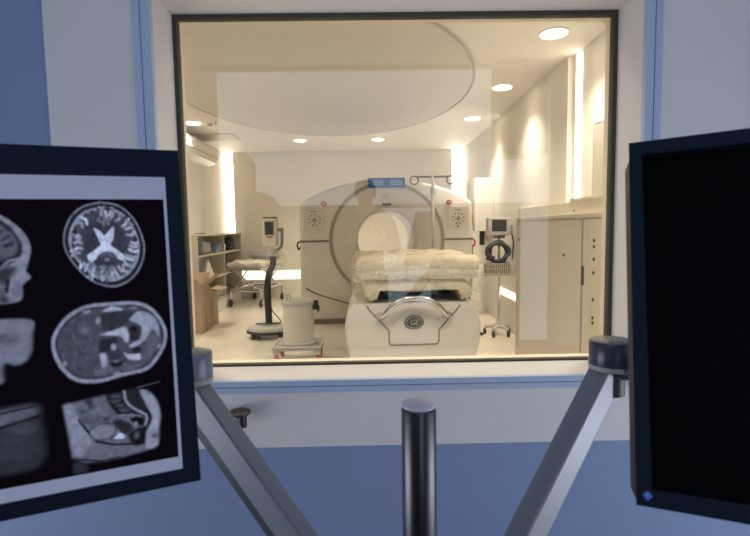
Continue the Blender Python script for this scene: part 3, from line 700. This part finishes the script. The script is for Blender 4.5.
# ------------------------------------------------------------------ pole, arms
PX, PY = .0585, .60
t = thing('dual_monitor_stand', 'brushed steel pole with two silver arms spreading to both monitors', 'monitor stand', (PX, PY, .66))
obj('post', cyl(new(), (0, 0, .012), (0, 0, .418), .0215, seg=48, bev=.002), 'steel', t, smooth=True)
obj('end_cap', cyl(new(), (0, 0, .418), (0, 0, .4235), .0208, seg=48, bev=.002), 'end_cap', t, smooth=True)
obj('clamp_base', lathe(new(), [(.05, 0), (.05, .012), (.03, .02), (.026, .05)], seg=32), 'arm', t, smooth=True)
def arm(cap, cr, capz0, capz1, start, end, w, hgt, capm='arm'):
    st = Vector(t.location); L = lambda p: Vector(p) - st
    a, b = L(start), L(end); d = b - a; ln = d.length; ux = d.normalized()
    vy = Vector((0, 0, 1)).cross(ux).normalized(); vz = ux.cross(vy)
    R = Matrix((ux, vy, vz)).transposed().to_4x4()
    bm = new(); box(bm, (0, 0, 0), (ln, w, hgt), .003, 2)
    bmesh.ops.transform(bm, matrix=Matrix.Translation((a + b) / 2) @ R, verts=bm.verts)
    A = obj('arm', bm, 'arm', t)
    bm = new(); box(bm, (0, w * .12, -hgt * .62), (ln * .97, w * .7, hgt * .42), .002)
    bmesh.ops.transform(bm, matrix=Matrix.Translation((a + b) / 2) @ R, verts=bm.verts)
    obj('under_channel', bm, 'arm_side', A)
    c = L(cap); z0, z1 = capz0 - st.z, capz1 - st.z
    obj('pivot_cap', cyl(new(), (c.x, c.y, z0), (c.x, c.y, z1), cr, seg=40, bev=.003), capm, A, smooth=True)
    obj('cap_band', cyl(new(), (c.x, c.y, z0 - .004), (c.x, c.y, z0 + .003), cr * 1.01, seg=40), 'lgrey', A, smooth=True)
    obj('pivot_hub', cyl(new(), (c.x, c.y, z0 - .045), (c.x, c.y, z0 - .002), cr * .55, seg=32), 'arm_side', A, smooth=True)
arm((-.2535, .70, 1.10), .028, 1.088, 1.128, (.018, .60, .735), (-.252, .70, 1.072), .030, .036)
arm((.372, .75, 1.09), .034, 1.082, 1.122, (.110, .60, .735), (.362, .75, 1.068), .034, .042, 'cap_dark')

# ------------------------------------------------------------------ scan pictures for the lit screen
def blur(a, s):
    if s <= 0: return a
    n = int(3 * s) + 1; k = np.exp(-.5 * (np.arange(-n, n + 1) / s) ** 2); k /= k.sum()
    a = np.apply_along_axis(lambda r: np.convolve(np.pad(r, n, 'edge'), k, 'valid'), 0, a)
    return np.apply_along_axis(lambda r: np.convolve(np.pad(r, n, 'edge'), k, 'valid'), 1, a)
class Canvas:                      # x,y given in arbitrary picture units inside box (x0,y0,x1,y1), y down
    def __init__(s, b, n=150):
        s.b = b; s.w = n; s.h = int(n * (b[3] - b[1]) / (b[2] - b[0])); s.a = np.zeros((s.h, s.w))
        s.X, s.Y = np.meshgrid(np.linspace(b[0], b[2], s.w), np.linspace(b[1], b[3], s.h)); s.u = (b[2] - b[0]) / s.w
    def put(s, mask, v, soft=1.): m = blur(mask.astype(float), soft); s.a = s.a * (1 - m) + v * m
    def E(s, cx, cy, rx, ry, v, rot=0, soft=1.):
        c, q = math.cos(math.radians(rot)), math.sin(math.radians(rot)); dx, dy = s.X - cx, s.Y - cy
        s.put(((dx * c + dy * q) / rx) ** 2 + ((-dx * q + dy * c) / ry) ** 2 < 1, v, soft)
    def poly_mask(s, P):
        m = np.zeros_like(s.a, bool); n = len(P)
        for i in range(n):
            x0, y0 = P[i]; x1, y1 = P[(i + 1) % n]
            if y0 == y1: continue
            c = ((y0 > s.Y) != (y1 > s.Y)) & (s.X < (x1 - x0) * (s.Y - y0) / (y1 - y0) + x0); m ^= c
        return m
    def P(s, pts, v, soft=1.): s.put(s.poly_mask(pts), v, soft)
    def PS(s, pts, v, soft=1.):     # closed smooth outline
        q = [(p.x, p.y) for p in smoothpts([(*p, 0) for p in pts + [pts[0]]], 6)]; s.P(q, v, soft)
    def line(s, pts, wd, v, soft=.8):
        m = np.zeros_like(s.a, bool)
        for (x0, y0), (x1, y1) in zip(pts[:-1], pts[1:]):
            dx, dy = x1 - x0, y1 - y0; L2 = dx * dx + dy * dy + 1e-9
            t = np.clip(((s.X - x0) * dx + (s.Y - y0) * dy) / L2, 0, 1)
            m |= (s.X - x0 - t * dx) ** 2 + (s.Y - y0 - t * dy) ** 2 < (wd / 2) ** 2
        s.put(m, v, soft)
    def noise(s, amp, sc=1.5, seed=1):
        r = np.random.RandomState(seed).randn(s.h, s.w); r = blur(r, sc * 1.3); r /= r.std(); s.a = np.where(s.a > .03, np.clip(s.a * (1 + .6 * amp * r), 0, 1), s.a)
rs = random.Random(11)
def brain():
    c = Canvas((95, 55, 550, 530), 170)
    out = [(300, 65), (390, 80), (460, 130), (510, 210), (536, 310), (520, 400), (470, 475), (390, 517), (320, 515), (240, 480), (165, 405), (115, 320), (108, 240), (140, 150), (205, 90)]
    cx, cy = 322, 290
    def sc(f): return [(cx + (x - cx) * f, cy + (y - cy) * f) for x, y in out]
    c.PS(out, .50); c.PS(sc(.955), .12); c.PS(sc(.90), .07); c.PS(sc(.87), .62)
    c.PS(sc(.80), .26, 2)
    for k in range(44):                                # bright sulci radiating at the cortex
        a = 2 * PI * k / 44 + rs.uniform(-.05, .05); r1, r0 = rs.uniform(.80, .88), rs.uniform(.55, .70)
        ex, ey = 205, 225
        if rs.random() < .8: c.line([(cx + ex * r1 * math.cos(a), cy + ey * r1 * math.sin(a)), (cx + ex * (r0 + .1) * math.cos(a + .06), cy + ey * (r0 + .1) * math.sin(a + .06)), (cx + ex * r0 * math.cos(a + rs.uniform(-.12, .12)), cy + ey * r0 * math.sin(a))], 15, rs.uniform(.6, .85))
    for k in range(30):
        a = rs.uniform(0, 2 * PI); c.E(cx + 165 * math.cos(a), cy + 185 * math.sin(a), rs.uniform(8, 18), rs.uniform(5, 9), rs.choice((.12, .5)), rs.uniform(0, 180), 1.2)
    c.E(322, 290, 118, 130, .20, 0, 5)
    c.line([(318, 90), (318, 200)], 9, .5); c.line([(318, 400), (325, 500)], 7, .35)
    c.line([(300, 150), (285, 165), (310, 180), (330, 160), (340, 190)], 12, .45)
    c.PS([(258, 203), (298, 226), (318, 250), (340, 228), (370, 203), (368, 262), (348, 295), (328, 318), (300, 295), (282, 255)], .85)
    c.PS([(225, 352), (270, 322), (322, 285), (368, 315), (422, 362), (410, 386), (360, 358), (325, 338), (288, 360), (245, 388)], .92)
    c.E(330, 368, 50, 32, .2, 0, 2); c.E(328, 376, 14, 10, .5); c.line([(300, 360), (330, 345), (360, 362)], 6, .45)
    for x, y in ((240, 420), (270, 440), (300, 415), (290, 460), (250, 400)): c.E(x, y, 16, 10, .48, rs.uniform(0, 180), 1.5)
    c.noise(.13, 1.5, 2); return c
def abdomen():
    c = Canvas((40, 50, 700, 485), 190)
    out = [(370, 62), (520, 68), (610, 110), (670, 190), (688, 265), (660, 345), (570, 435), (430, 455), (300, 472), (180, 455), (95, 380), (52, 270), (70, 190), (140, 110), (240, 68)]
    cx, cy = 372, 265
    def sc(f, g=None): g = g or f; return [(cx + (x - cx) * f, cy + (y - cy) * g) for x, y in out]
    c.PS(out, .60); c.PS(sc(.93, .90), .10); c.PS(sc(.905, .875), .27, 1.5)
    c.PS([(130, 230), (190, 140), (300, 150), (320, 250), (290, 340), (250, 405), (180, 380), (130, 310)], .27, 2)
    c.PS([(315, 120), (420, 115), (520, 125), (470, 165), (420, 200), (330, 205)], .17, 2); c.PS([(320, 110), (375, 84), (440, 108)], .72)
    c.E(240, 105, 22, 9, .6); c.E(500, 102, 25, 8, .45)
    c.PS([(470, 165), (520, 122), (590, 140), (635, 190), (640, 270), (600, 230), (560, 280), (530, 280), (540, 210)], .62)
    c.PS([(600, 220), (630, 270), (610, 340), (560, 385), (530, 370), (560, 310)], .34)
    c.E(495, 235, 34, 45, .15, 0, 1.5); c.E(495, 215, 14, 10, .04)
    c.PS([(300, 230), (400, 210), (450, 200), (468, 250), (455, 290), (420, 250), (360, 240)], .75)
    c.PS([(310, 255), (400, 250), (380, 300), (330, 330), (300, 300)], .13, 2)
    c.PS([(300, 330), (335, 330), (345, 395), (315, 395)], .66); c.PS([(430, 330), (460, 345), (525, 350), (520, 382), (460, 370)], .78); c.PS([(460, 300), (530, 275), (540, 290), (490, 315)], .7)
    c.E(505, 328, 28, 18, .12); c.E(388, 340, 38, 30, .2); c.E(380, 300, 16, 18, .62); c.E(395, 390, 44, 14, .1)
    for x, y in ((350, 395), (395, 375), (440, 395)): c.E(x, y, 14, 7, .4)
    c.E(395, 440, 24, 9, .55); c.E(120, 360, 14, 14, .5); c.E(635, 320, 16, 9, .5, -40); c.E(300, 155, 14, 20, .55); c.E(225, 200, 30, 22, .42, 40, 3)
    for k in range(9): c.E(rs.uniform(150, 290), rs.uniform(220, 370), rs.uniform(6, 14), 5, .42, rs.uniform(0, 180), 1.5)
    c.PS([(270, 410), (360, 395), (370, 430), (290, 440)], .36); c.PS([(420, 405), (540, 395), (500, 425), (430, 430)], .34)
    c.noise(.10, 1.5, 5); return c
def pelvis():
    c = Canvas((98, 20, 705, 520), 180)
    c.P([(105, 90), (330, 60), (350, 130), (395, 200), (480, 210), (545, 240), (520, 330), (500, 410), (570, 440), (330, 470), (215, 460), (150, 420)], .38, 2)
    c.P([(105, 90), (150, 85), (190, 190), (235, 290), (260, 330), (200, 420), (160, 410)], .55, 2)
    c.PS([(260, 330), (330, 365), (480, 390), (560, 440), (380, 465), (240, 455), (215, 430)], .40, 2)
    c.P([(150, 440), (220, 455), (240, 520), (155, 520)], .16, 3)
    c.line([(185, 195), (240, 290), (280, 345), (370, 380), (470, 395)], 11, .05)
    c.line([(150, 425), (215, 440), (300, 465), (400, 460)], 9, .07)
    c.PS([(510, 60), (560, 70), (610, 140), (628, 240), (615, 330), (605, 430), (540, 435), (540, 340), (570, 280), (575, 230), (540, 150)], .62, 2)
    c.P([(330, 60), (500, 45), (540, 150), (560, 240), (500, 215), (420, 195), (370, 140)], .13, 2)
    for x, y in ((385, 85), (380, 110), (405, 145), (425, 175)): c.E(x, y, 32, 12, .26, 15, 1.5)
    for x, y in ((375, 100), (395, 128), (410, 160)): c.line([(x - 20, y), (x + 30, y - 8)], 5, .05)
    c.line([(430, 55), (435, 110), (455, 150), (500, 190), (545, 225), (552, 250), (540, 290)], 15, .58)
    c.line([(500, 70), (500, 130), (530, 180), (560, 215)], 9, .08)
    c.line([(395, 205), (460, 210), (520, 230)], 9, .5)
    c.E(310, 290, 70, 51, .2); c.E(310, 290, 65, 46, .50)
    c.PS([(360, 240), (400, 230), (460, 270), (470, 310), (420, 320), (385, 280)], .14); c.PS([(360, 345), (395, 305), (425, 335), (415, 350)], .9)
    c.line([(350, 345), (400, 310), (450, 330)], 5, .08)
    c.PS([(455, 235), (500, 230), (535, 255), (520, 290), (480, 265)], .05); c.E(487, 272, 9, 14, .6); c.PS([(440, 330), (520, 300), (530, 390), (490, 410), (460, 385)], .06, 2)
    c.E(490, 345, 16, 26, .3, 20, 2)
    for x, y, r in ((240, 100, 30), (215, 150, 12), (290, 205, 12), (330, 215, 16), (240, 215, 10), (250, 130, 10)): c.E(x, y, r, 15, .12, 70, 3)
    for k in range(14): c.E(rs.uniform(200, 340), rs.uniform(95, 240), rs.uniform(8, 20), rs.uniform(5, 9), rs.choice((.45, .28)), rs.uniform(0, 180), 2)
    c.E(590, 365, 22, 16, .22, 0, 3); c.noise(.09, 1.6, 7); c.line([(500, 45), (635, 22)], 4, .55); return c
def head():
    c = Canvas((-330, 60, 160, 490), 170)
    out = [(-280, 200), (-220, 110), (-110, 75), (0, 85), (70, 130), (120, 190), (138, 250), (128, 320), (122, 345), (140, 375), (120, 395), (108, 415), (112, 440), (95, 475), (-10, 475), (-60, 440), (-160, 430), (-240, 380), (-290, 300)]
    c.PS(out, .52); c.PS([(-255, 210), (-200, 130), (-110, 98), (0, 108), (60, 150), (100, 215), (106, 260), (90, 295), (30, 330), (-40, 350), (-150, 370), (-230, 330)], .09)
    c.PS([(-240, 215), (-190, 145), (-110, 112), (0, 122), (50, 162), (88, 220), (85, 270), (30, 300), (-60, 330), (-150, 345), (-215, 310)], .30, 2)
    c.E(45, 225, 40, 52, .36, 0, 6); c.E(-90, 210, 90, 40, .5, -8, 4)
    for k in range(26): a = rs.uniform(PI, 2 * PI); c.line([(-75 + 150 * math.cos(a), 240 + 110 * math.sin(a)), (-75 + 120 * math.cos(a + .1), 240 + 85 * math.sin(a + .1))], 7, .16)
    c.line([(20, 345), (60, 300), (100, 290)], 12, .5); c.PS([(0, 345), (50, 330), (90, 330), (40, 420), (70, 470), (30, 470), (0, 420)], .16, 3)
    c.PS([(-10, 360), (30, 380), (25, 470), (-10, 470)], .6, 3); c.line([(60, 380), (55, 430)], 14, .12); c.E(90, 430, 18, 30, .45, 0, 2)
    c.noise(.10, 2, 9); return c
def neck():
    c = Canvas((-200, 70, 185, 450), 130)
    c.PS([(-190, 75), (0, 75), (170, 92), (178, 180), (176, 270), (155, 330), (125, 345), (95, 325), (85, 360), (85, 432), (0, 442), (-120, 442), (-120, 330), (-170, 300)], .47, 2)
    for x, y, r in ((20, 200, 30), (80, 190, 22), (105, 190, 35), (-60, 195, 30), (-120, 195, 28)): c.E(x, y, r, 20, .25, 10, 4)
    c.E(110, 185, 22, 18, .42, 0, 3); c.P([(60, 330), (85, 330), (85, 432), (40, 432)], .38, 4); c.E(30, 370, 12, 40, .38, 0, 3); c.noise(.07, 2, 13); return c
def knee():
    c = Canvas((-150, 40, 180, 400), 120)
    c.P([(-140, 75), (148, 55), (178, 300), (150, 360), (-140, 370)], .16, 4)
    c.P([(-140, 80), (145, 58), (150, 110), (60, 150), (-140, 160)], .36, 5); c.line([(-140, 110), (0, 90), (145, 66)], 8, .06)
    c.line([(-140, 150), (0, 155), (60, 145), (148, 118)], 14, .05); c.E(20, 180, 30, 24, .06, 0, 4); c.E(110, 170, 40, 40, .24, 0, 8)
    c.line([(-140, 215), (60, 200), (120, 215)], 10, .22, 3); c.E(-30, 310, 60, 30, .08, 0, 8); c.E(60, 260, 80, 20, .22, 0, 8); c.noise(.08, 2, 17); return c
def scan_mat():
    m = bpy.data.materials.new('scan_emission'); m.use_nodes = True; nt = m.node_tree; b = nt.nodes['Principled BSDF']
    at = nt.nodes.new('ShaderNodeAttribute'); at.attribute_name = 'scan'
    b.inputs['Base Color'].default_value = (.001, .001, .001, 1); b.inputs['Roughness'].default_value = .5; b.inputs['Specular IOR Level'].default_value = .02
    nt.links.new(at.outputs['Color'], b.inputs['Emission Color']); b.inputs['Emission Strength'].default_value = 1.0
    return m
M['scan'] = scan_mat()
def scan_image(c, x0, x1, z0, z1, y, parent, lab):
    h, w = c.a.shape; g = np.clip(c.a, 0, 1)
    X, Z = np.meshgrid(np.linspace(x0, x1, w), np.linspace(z1, z0, h))
    V = np.stack([X, np.full_like(X, y), Z], -1).reshape(-1, 3)
    idx = np.arange(h * w).reshape(h, w)
    F = np.stack([idx[:-1, :-1], idx[1:, :-1], idx[1:, 1:], idx[:-1, 1:]], -1).reshape(-1, 4)
    me = bpy.data.meshes.new('scan_image'); me.from_pydata(V.tolist(), [], F.tolist())
    at = me.color_attributes.new('scan', 'FLOAT_COLOR', 'POINT')
    lin = 1.12 * (g * .88) ** 1.75
    colr = np.stack([lin * .56 + .0022, lin * .65 + .0010, lin * .94 + .0028, np.ones_like(g)], -1).reshape(-1)
    at.data.foreach_set('color', colr.astype(np.float32)); me.materials.append(M['scan'])
    o = bpy.data.objects.new('scan_image', me); COL.objects.link(o); o.parent = parent; o['label'] = lab; return o

# ------------------------------------------------------------------ monitors (local: x right, -y toward viewer, z up; origin at a top corner)
def orient(yaw, tilt, roll):
    yaw, tilt, roll = (math.radians(v) for v in (yaw, tilt, roll))
    ex = Vector((math.cos(yaw), math.sin(yaw), 0)); n = Vector((math.sin(yaw), -math.cos(yaw), 0)); ez = Vector((0, 0, 1))
    ez2 = math.cos(tilt) * ez + math.sin(tilt) * n; n2 = math.cos(tilt) * n - math.sin(tilt) * ez
    exr = math.cos(roll) * ex + math.sin(roll) * ez2; ezr = math.cos(roll) * ez2 - math.sin(roll) * ex
    return Matrix((exr, -n2, ezr)).transposed().to_euler()
HM, WM = .355, .445
def monitor(loc, rot, side, lab, bl, fl=0.):
    t = thing('monitor', lab, 'monitor', loc, rot=rot)
    x0, x1 = (-WM, 0) if side == 'L' else (0, WM)
    ix0, ix1, iz0, iz1 = x0 + bl[0], x1 - bl[1], -HM + bl[2], -bl[3]
    bm = new(); D = .012
    for a in ((x0, x1, iz1, 0), (x0, x1, -HM, iz0), (x0, ix0, iz0, iz1), (ix1, x1, iz0, iz1)): bx(a[0], a[1], 0, .028, a[2], a[3], bm=bm)
    obj('bezel', bm, 'monitor', t)
    bm = new(); loops(bm, [(rrect(x0, x1, -HM, 0, .004), .028), (rrect(x0 + .002 - fl, x1 - .002, -HM + .002 + fl, -.002, .006), .045), (rrect(x0 + .03, x1 - .03, -HM + .03, -.03, .02), .062)])
    bm.faces.new([v for v in bm.verts][-28:])
    obj('back_shell', bm, 'monitor_back', t)
    mx, mz = (x0 + x1) / 2, -HM * .55
    obj('mount_plate', bx(mx - .05, mx + .05, .058, .070, mz - .05, mz + .05, .004), 'arm_side', t)
    return t, (ix0, ix1, iz0, iz1)
LM, (a0, a1, a2, a3) = monitor((-.21585, .58332, 1.39059), orient(22.66, -21.02, .25), 'L', 'left monitor lit with six grey medical scans, in black bezel', (.018, .0155, .0135, .030))
M['scr_blue'] = mat('screen_desktop', (.02, .02, .03), .5, spec=.03, emit=(.19, .225, .345), estr=1.)
M['scr_black'] = mat('screen_black', (.001, .001, .001), .5, spec=.02, emit=(.0022, .0010, .0028), estr=1.)
sc_ = obj('screen', bx(a0, a1, .008, .012, a2, a3), 'scr_blue', LM)
obj('viewer_field', bx(a0 + .006, -.0185, .0072, .0078, -.3300, -.0575), 'scr_black', sc_)
yy = .0066
scan_image(brain(), -.1165, -.0368, -.1575, -.0570 - .0012, yy, sc_, 'axial brain scan')
scan_image(abdomen(), -.1265, -.0205, -.2520, -.1685, yy, sc_, 'axial abdomen scan')
scan_image(pelvis(), -.1165, -.0205, -.3295, -.2555, yy, sc_, 'sagittal pelvis scan')
scan_image(head(), -.250, -.1365, -.168, -.066, yy, sc_, 'sagittal head scan')
scan_image(neck(), -.235, -.1375, -.2425, -.1785, yy, sc_, 'coronal neck scan')
scan_image(knee(), -.225, -.1255, -.3265, -.2585, yy, sc_, 'dark sagittal joint scan')

RM, (a0, a1, a2, a3) = monitor((.2796, .5394, 1.3850), orient(-29.81, -25.92, 3.07), 'R', 'right monitor with black switched-off screen', (.0120, .018, .0140, .0165), .007)
obj('screen', bx(a0, a1, .008, .012, a2, a3), 'black_screen', RM)
lg = obj('power_logo', box(new(), (.0085, -.0006, -HM + .0085), (.0055, .001, .0055), mtx=Matrix.Rotation(PI / 4, 4, 'Y')), 'logo_blue', RM)
obj('logo_core', box(new(), (.0085, -.0013, -HM + .0095), (.0026, .0006, .0026), mtx=Matrix.Rotation(PI / 4, 4, 'Y')), 'logo_teal', lg)
bpy.context.view_layer.update()
# brackets from arm caps to the monitor backs
for mon, armname, cap in ((LM, 'L', Vector((-.2535, .70, 1.085))), (RM, 'R', Vector((.372, .75, 1.07)))):
    mx = -WM / 2 if armname == 'L' else WM / 2
    inv = mon.matrix_world.inverted(); p = inv @ cap; q = Vector((mx, .068, -HM * .55))
    obj('mount_bracket', tube(new(), [q, q + Vector((0, .03, 0)), p + (q - p) * .25 + Vector((0, .02, 0)), p + (q - p).normalized() * .022], .012, 10), 'arm_side', mon, smooth=True)

# black knob on the window surround
t = thing('window_knob', 'small black round knob on the white panel below the window', 'knob', (-.415, Y0 - .008, .708))
obj('disc', lathe(new(), [(.028, 0), (.035, .003), (.035, .009), (.026, .013)], (0, -.038, .012), 28), 'dark', t, smooth=True)
obj('stem', cyl(new(), (.008, -.038, -.030), (.008, -.038, .012), .015, bev=.003), 'dark', t, smooth=True)
obj('bracket', bx(-.012, .02, -.038, 0, -.005, .011, .003), 'dark', t)

# ------------------------------------------------------------------ two people, seen only as dark reflections in the glass
def skin_mesh(name, joints, edges, m, parent, root=0, sub=2):
    me = bpy.data.meshes.new(name); me.from_pydata([j[:3] for j in joints], edges, []); me.materials.append(M[m])
    o = bpy.data.objects.new(name, me); COL.objects.link(o); o.parent = parent
    bm = bmesh.new(); bm.from_mesh(me); ly = bm.verts.layers.skin.verify(); bm.verts.ensure_lookup_table()
    for i, j in enumerate(joints):
        r = j[3]; bm.verts[i][ly].radius = r if isinstance(r, tuple) else (r, r); bm.verts[i][ly].use_root = (i == root)
    bm.to_mesh(me); bm.free()
    md = o.modifiers.new('Skin', 'SKIN'); md.use_smooth_shade = True
    sb = o.modifiers.new('Sub', 'SUBSURF'); sb.levels = sub; sb.render_levels = sub
    return o
def person(lab, loc, rz, h, handL, handR, elbL, elbR, longhair):
    t = thing('person', lab, 'person', loc, rz); k = h / 1.72
    def J(x, y, z, r): return (x * k, y * k, z * k, tuple(v * k for v in r) if isinstance(r, tuple) else r * k)
    # body faces +y
    b = [J(0, 0, .95, (.15, .11)), J(0, 0, 1.12, (.135, .10)), J(0, 0, 1.30, (.155, .11)), J(0, 0, 1.42, (.10, .08)), J(0, 0, 1.49, .055), J(0, .015, 1.54, .055), J(0, .02, 1.61, (.074, .092)), J(0, .01, 1.68, (.060, .075))]
    e = [(0, 1), (1, 2), (2, 3), (3, 4), (4, 5), (5, 6), (6, 7)]
    cl = [b[0], b[1], b[2], b[3]]; ce = [(0, 1), (1, 2), (2, 3)]; lg = [J(0, 0, .96, (.155, .115))]; le = []
    hands = []
    for s, el, ha in ((-1, elbL, handL), (1, elbR, handR)):
        i = len(b); b += [J(s * .17, 0, 1.41, .06), J(*el, .042), J(*ha, .028)]; e += [(3, i), (i, i + 1), (i + 1, i + 2)]; hands.append((s, b[i + 1], b[i + 2]))
        i = len(b); b += [J(s * .095, 0, .88, .085), J(s * .10, .02, .49, .055), J(s * .10, -.01, .09, .038), J(s * .11, .14, .035, .033)]; e += [(0, i), (i, i + 1), (i + 1, i + 2), (i + 2, i + 3)]
        i = len(cl); cl += [J(s * .175, 0, 1.41, .072), J(el[0], el[1], el[2], .052), J(*(Vector(el) * .15 + Vector(ha) * .85), .040)]; ce += [(3, i), (i, i + 1), (i + 1, i + 2)]
        i = len(lg); lg += [J(s * .097, 0, .86, .098), J(s * .10, .02, .49, .070), J(s * .10, -.01, .10, .055)]; le += [(0, i), (i, i + 1), (i + 1, i + 2)]
    cl = [(x, y, z, tuple(q * 1.10 for q in r) if isinstance(r, tuple) else r) for x, y, z, r in cl]
    for s, el, ha in hands:                    # five fingers each, curled
        ev, hv = Vector(el[:3]), Vector(ha[:3]); d = (hv - ev).normalized(); sd = Vector((0, 0, 1)); sd = (sd - d * sd.dot(d)).normalized(); pn = d.cross(sd)
        hi = [i for i, j in enumerate(b) if j is ha][0]
        pal = hv + d * .05 * k; b.append((*pal, (.036 * k, .018 * k))); pi_ = len(b) - 1; e.append((hi, pi_))
        for f, ln in ((-.03, .062), (-.01, .078), (.01, .083), (.03, .074)):
            base = pal + d * .03 * k + sd * f * k; m1 = base + (d * .55 - pn * s * .3) * ln * .6 * k; m2 = m1 + (d * .2 - pn * s * .8) * ln * .5 * k
            i = len(b); b += [(*base, .0095 * k), (*m1, .0085 * k), (*m2, .007 * k)]; e += [(pi_, i), (i, i + 1), (i + 1, i + 2)]
        base = pal + sd * .045 * k - d * .01 * k; i = len(b); b += [(*base, .011 * k), (*(base + (d * .6 + sd * .5) * .05 * k), .009 * k)]; e += [(pi_, i), (i, i + 1)]
    body = skin_mesh('body', b, e, 'skin', t)
    skin_mesh('shirt', cl, ce, 'shirt', t, 0); skin_mesh('trousers', lg, le, 'jeans', t, 0)
    for s in (-1, 1): obj('shoe', subbox((s * .108 * k, .06, .04), (.09, .26, .08), 3, .03), 'dark', t, smooth=True)
    hb = ell(new(), (0, -.008 * k, 1.645 * k), (.088 * k, .104 * k, .092 * k), 28, 18)
    bmesh.ops.delete(hb, geom=[v for v in hb.verts if v.co.y > .045 * k and v.co.z < 1.665 * k or v.co.z < 1.58 * k], context='VERTS')
    crumple(hb, .008, 14, 3)
    if longhair: ell(hb, (0, -.05 * k, 1.55 * k), (.085 * k, .06 * k, .13 * k))
    obj('hair', hb, 'hair', t, smooth=True)
    fm = new(); ell(fm, (0, .112 * k, 1.60 * k), (.014 * k, .020 * k, .024 * k), 12, 8); obj('nose', fm, 'skin', t, smooth=True)
    for s in (-1, 1):
        ey = obj('eye', ell(new(), (s * .031 * k, .094 * k, 1.625 * k), (.013 * k, .010 * k, .009 * k), 12, 8), 'white', t, smooth=True)
        obj('iris', ell(new(), (s * .031 * k, .1025 * k, 1.625 * k), (.005 * k, .003 * k, .005 * k), 10, 6), 'dark', ey, smooth=True)
        obj('ear', ell(new(), (s * .079 * k, .015 * k, 1.605 * k), (.010 * k, .020 * k, .030 * k), 12, 8), 'skin', t, smooth=True)
    obj('mouth', ell(new(), (0, .104 * k, 1.562 * k), (.024 * k, .008 * k, .007 * k), 12, 8), 'red', t, smooth=True)
    return t
person('person in dark clothes behind the viewpoint holding a camera at chest height', (-.02, -.42, 0), 0, 1.66, (-.075, .27, 1.27), (.075, .27, 1.27), (-.24, .06, 1.15), (.24, .06, 1.15), False)
person('person in dark clothes standing left of the left monitor facing the window', (-.86, .02, 0), math.radians(-10), 1.80, (-.27, .10, .82), (.27, .10, .82), (-.27, 0, 1.10), (.27, 0, 1.10), True)
t = thing('camera', 'black photo camera held by the person behind the viewpoint', 'camera', (-.02, -.16, 1.24))
obj('camera_body', box(new(), (0, 0, .035), (.135, .055, .09), .012, 3), 'dark', t, smooth=True)
obj('prism_hump', box(new(), (0, 0, .09), (.05, .05, .03), .01, 2), 'dark', t, smooth=True)
obj('lens', cyl(new(), (0, .028, .035), (0, .10, .035), .036, .04, 32, .004), 'dark', t, smooth=True)

# ------------------------------------------------------------------ camera, world
yaw, pit, rol = math.radians(.7), math.atan(41 / 500), math.radians(.9)
f = Vector((math.sin(yaw) * math.cos(pit), math.cos(yaw) * math.cos(pit), -math.sin(pit))); r = Vector((math.cos(yaw), -math.sin(yaw), 0)); u = r.cross(f)
r2 = math.cos(rol) * r - math.sin(rol) * u; u2 = math.sin(rol) * r + math.cos(rol) * u
cd = bpy.data.cameras.new('camera_view'); co = bpy.data.objects.new('camera_view', cd); COL.objects.link(co)
co.matrix_world = Matrix.Translation((0, 0, 1.30)) @ Matrix((r2, u2, -f)).transposed().to_4x4()
cd.sensor_fit = 'HORIZONTAL'; cd.sensor_width = 36; cd.lens = 24; cd.clip_start = .01
cd.dof.use_dof = True; cd.dof.focus_distance = 3.6; cd.dof.aperture_fstop = 11
S.camera = co
wd = bpy.data.worlds.new('world'); S.world = wd; wd.use_nodes = True
wd.node_tree.nodes['Background'].inputs['Color'].default_value = (.5, .6, .8, 1); wd.node_tree.nodes['Background'].inputs['Strength'].default_value = .02
S.view_settings.view_transform = 'Standard'; S.view_settings.look = 'None'; S.view_settings.gamma = 1; S.view_settings.exposure = 0
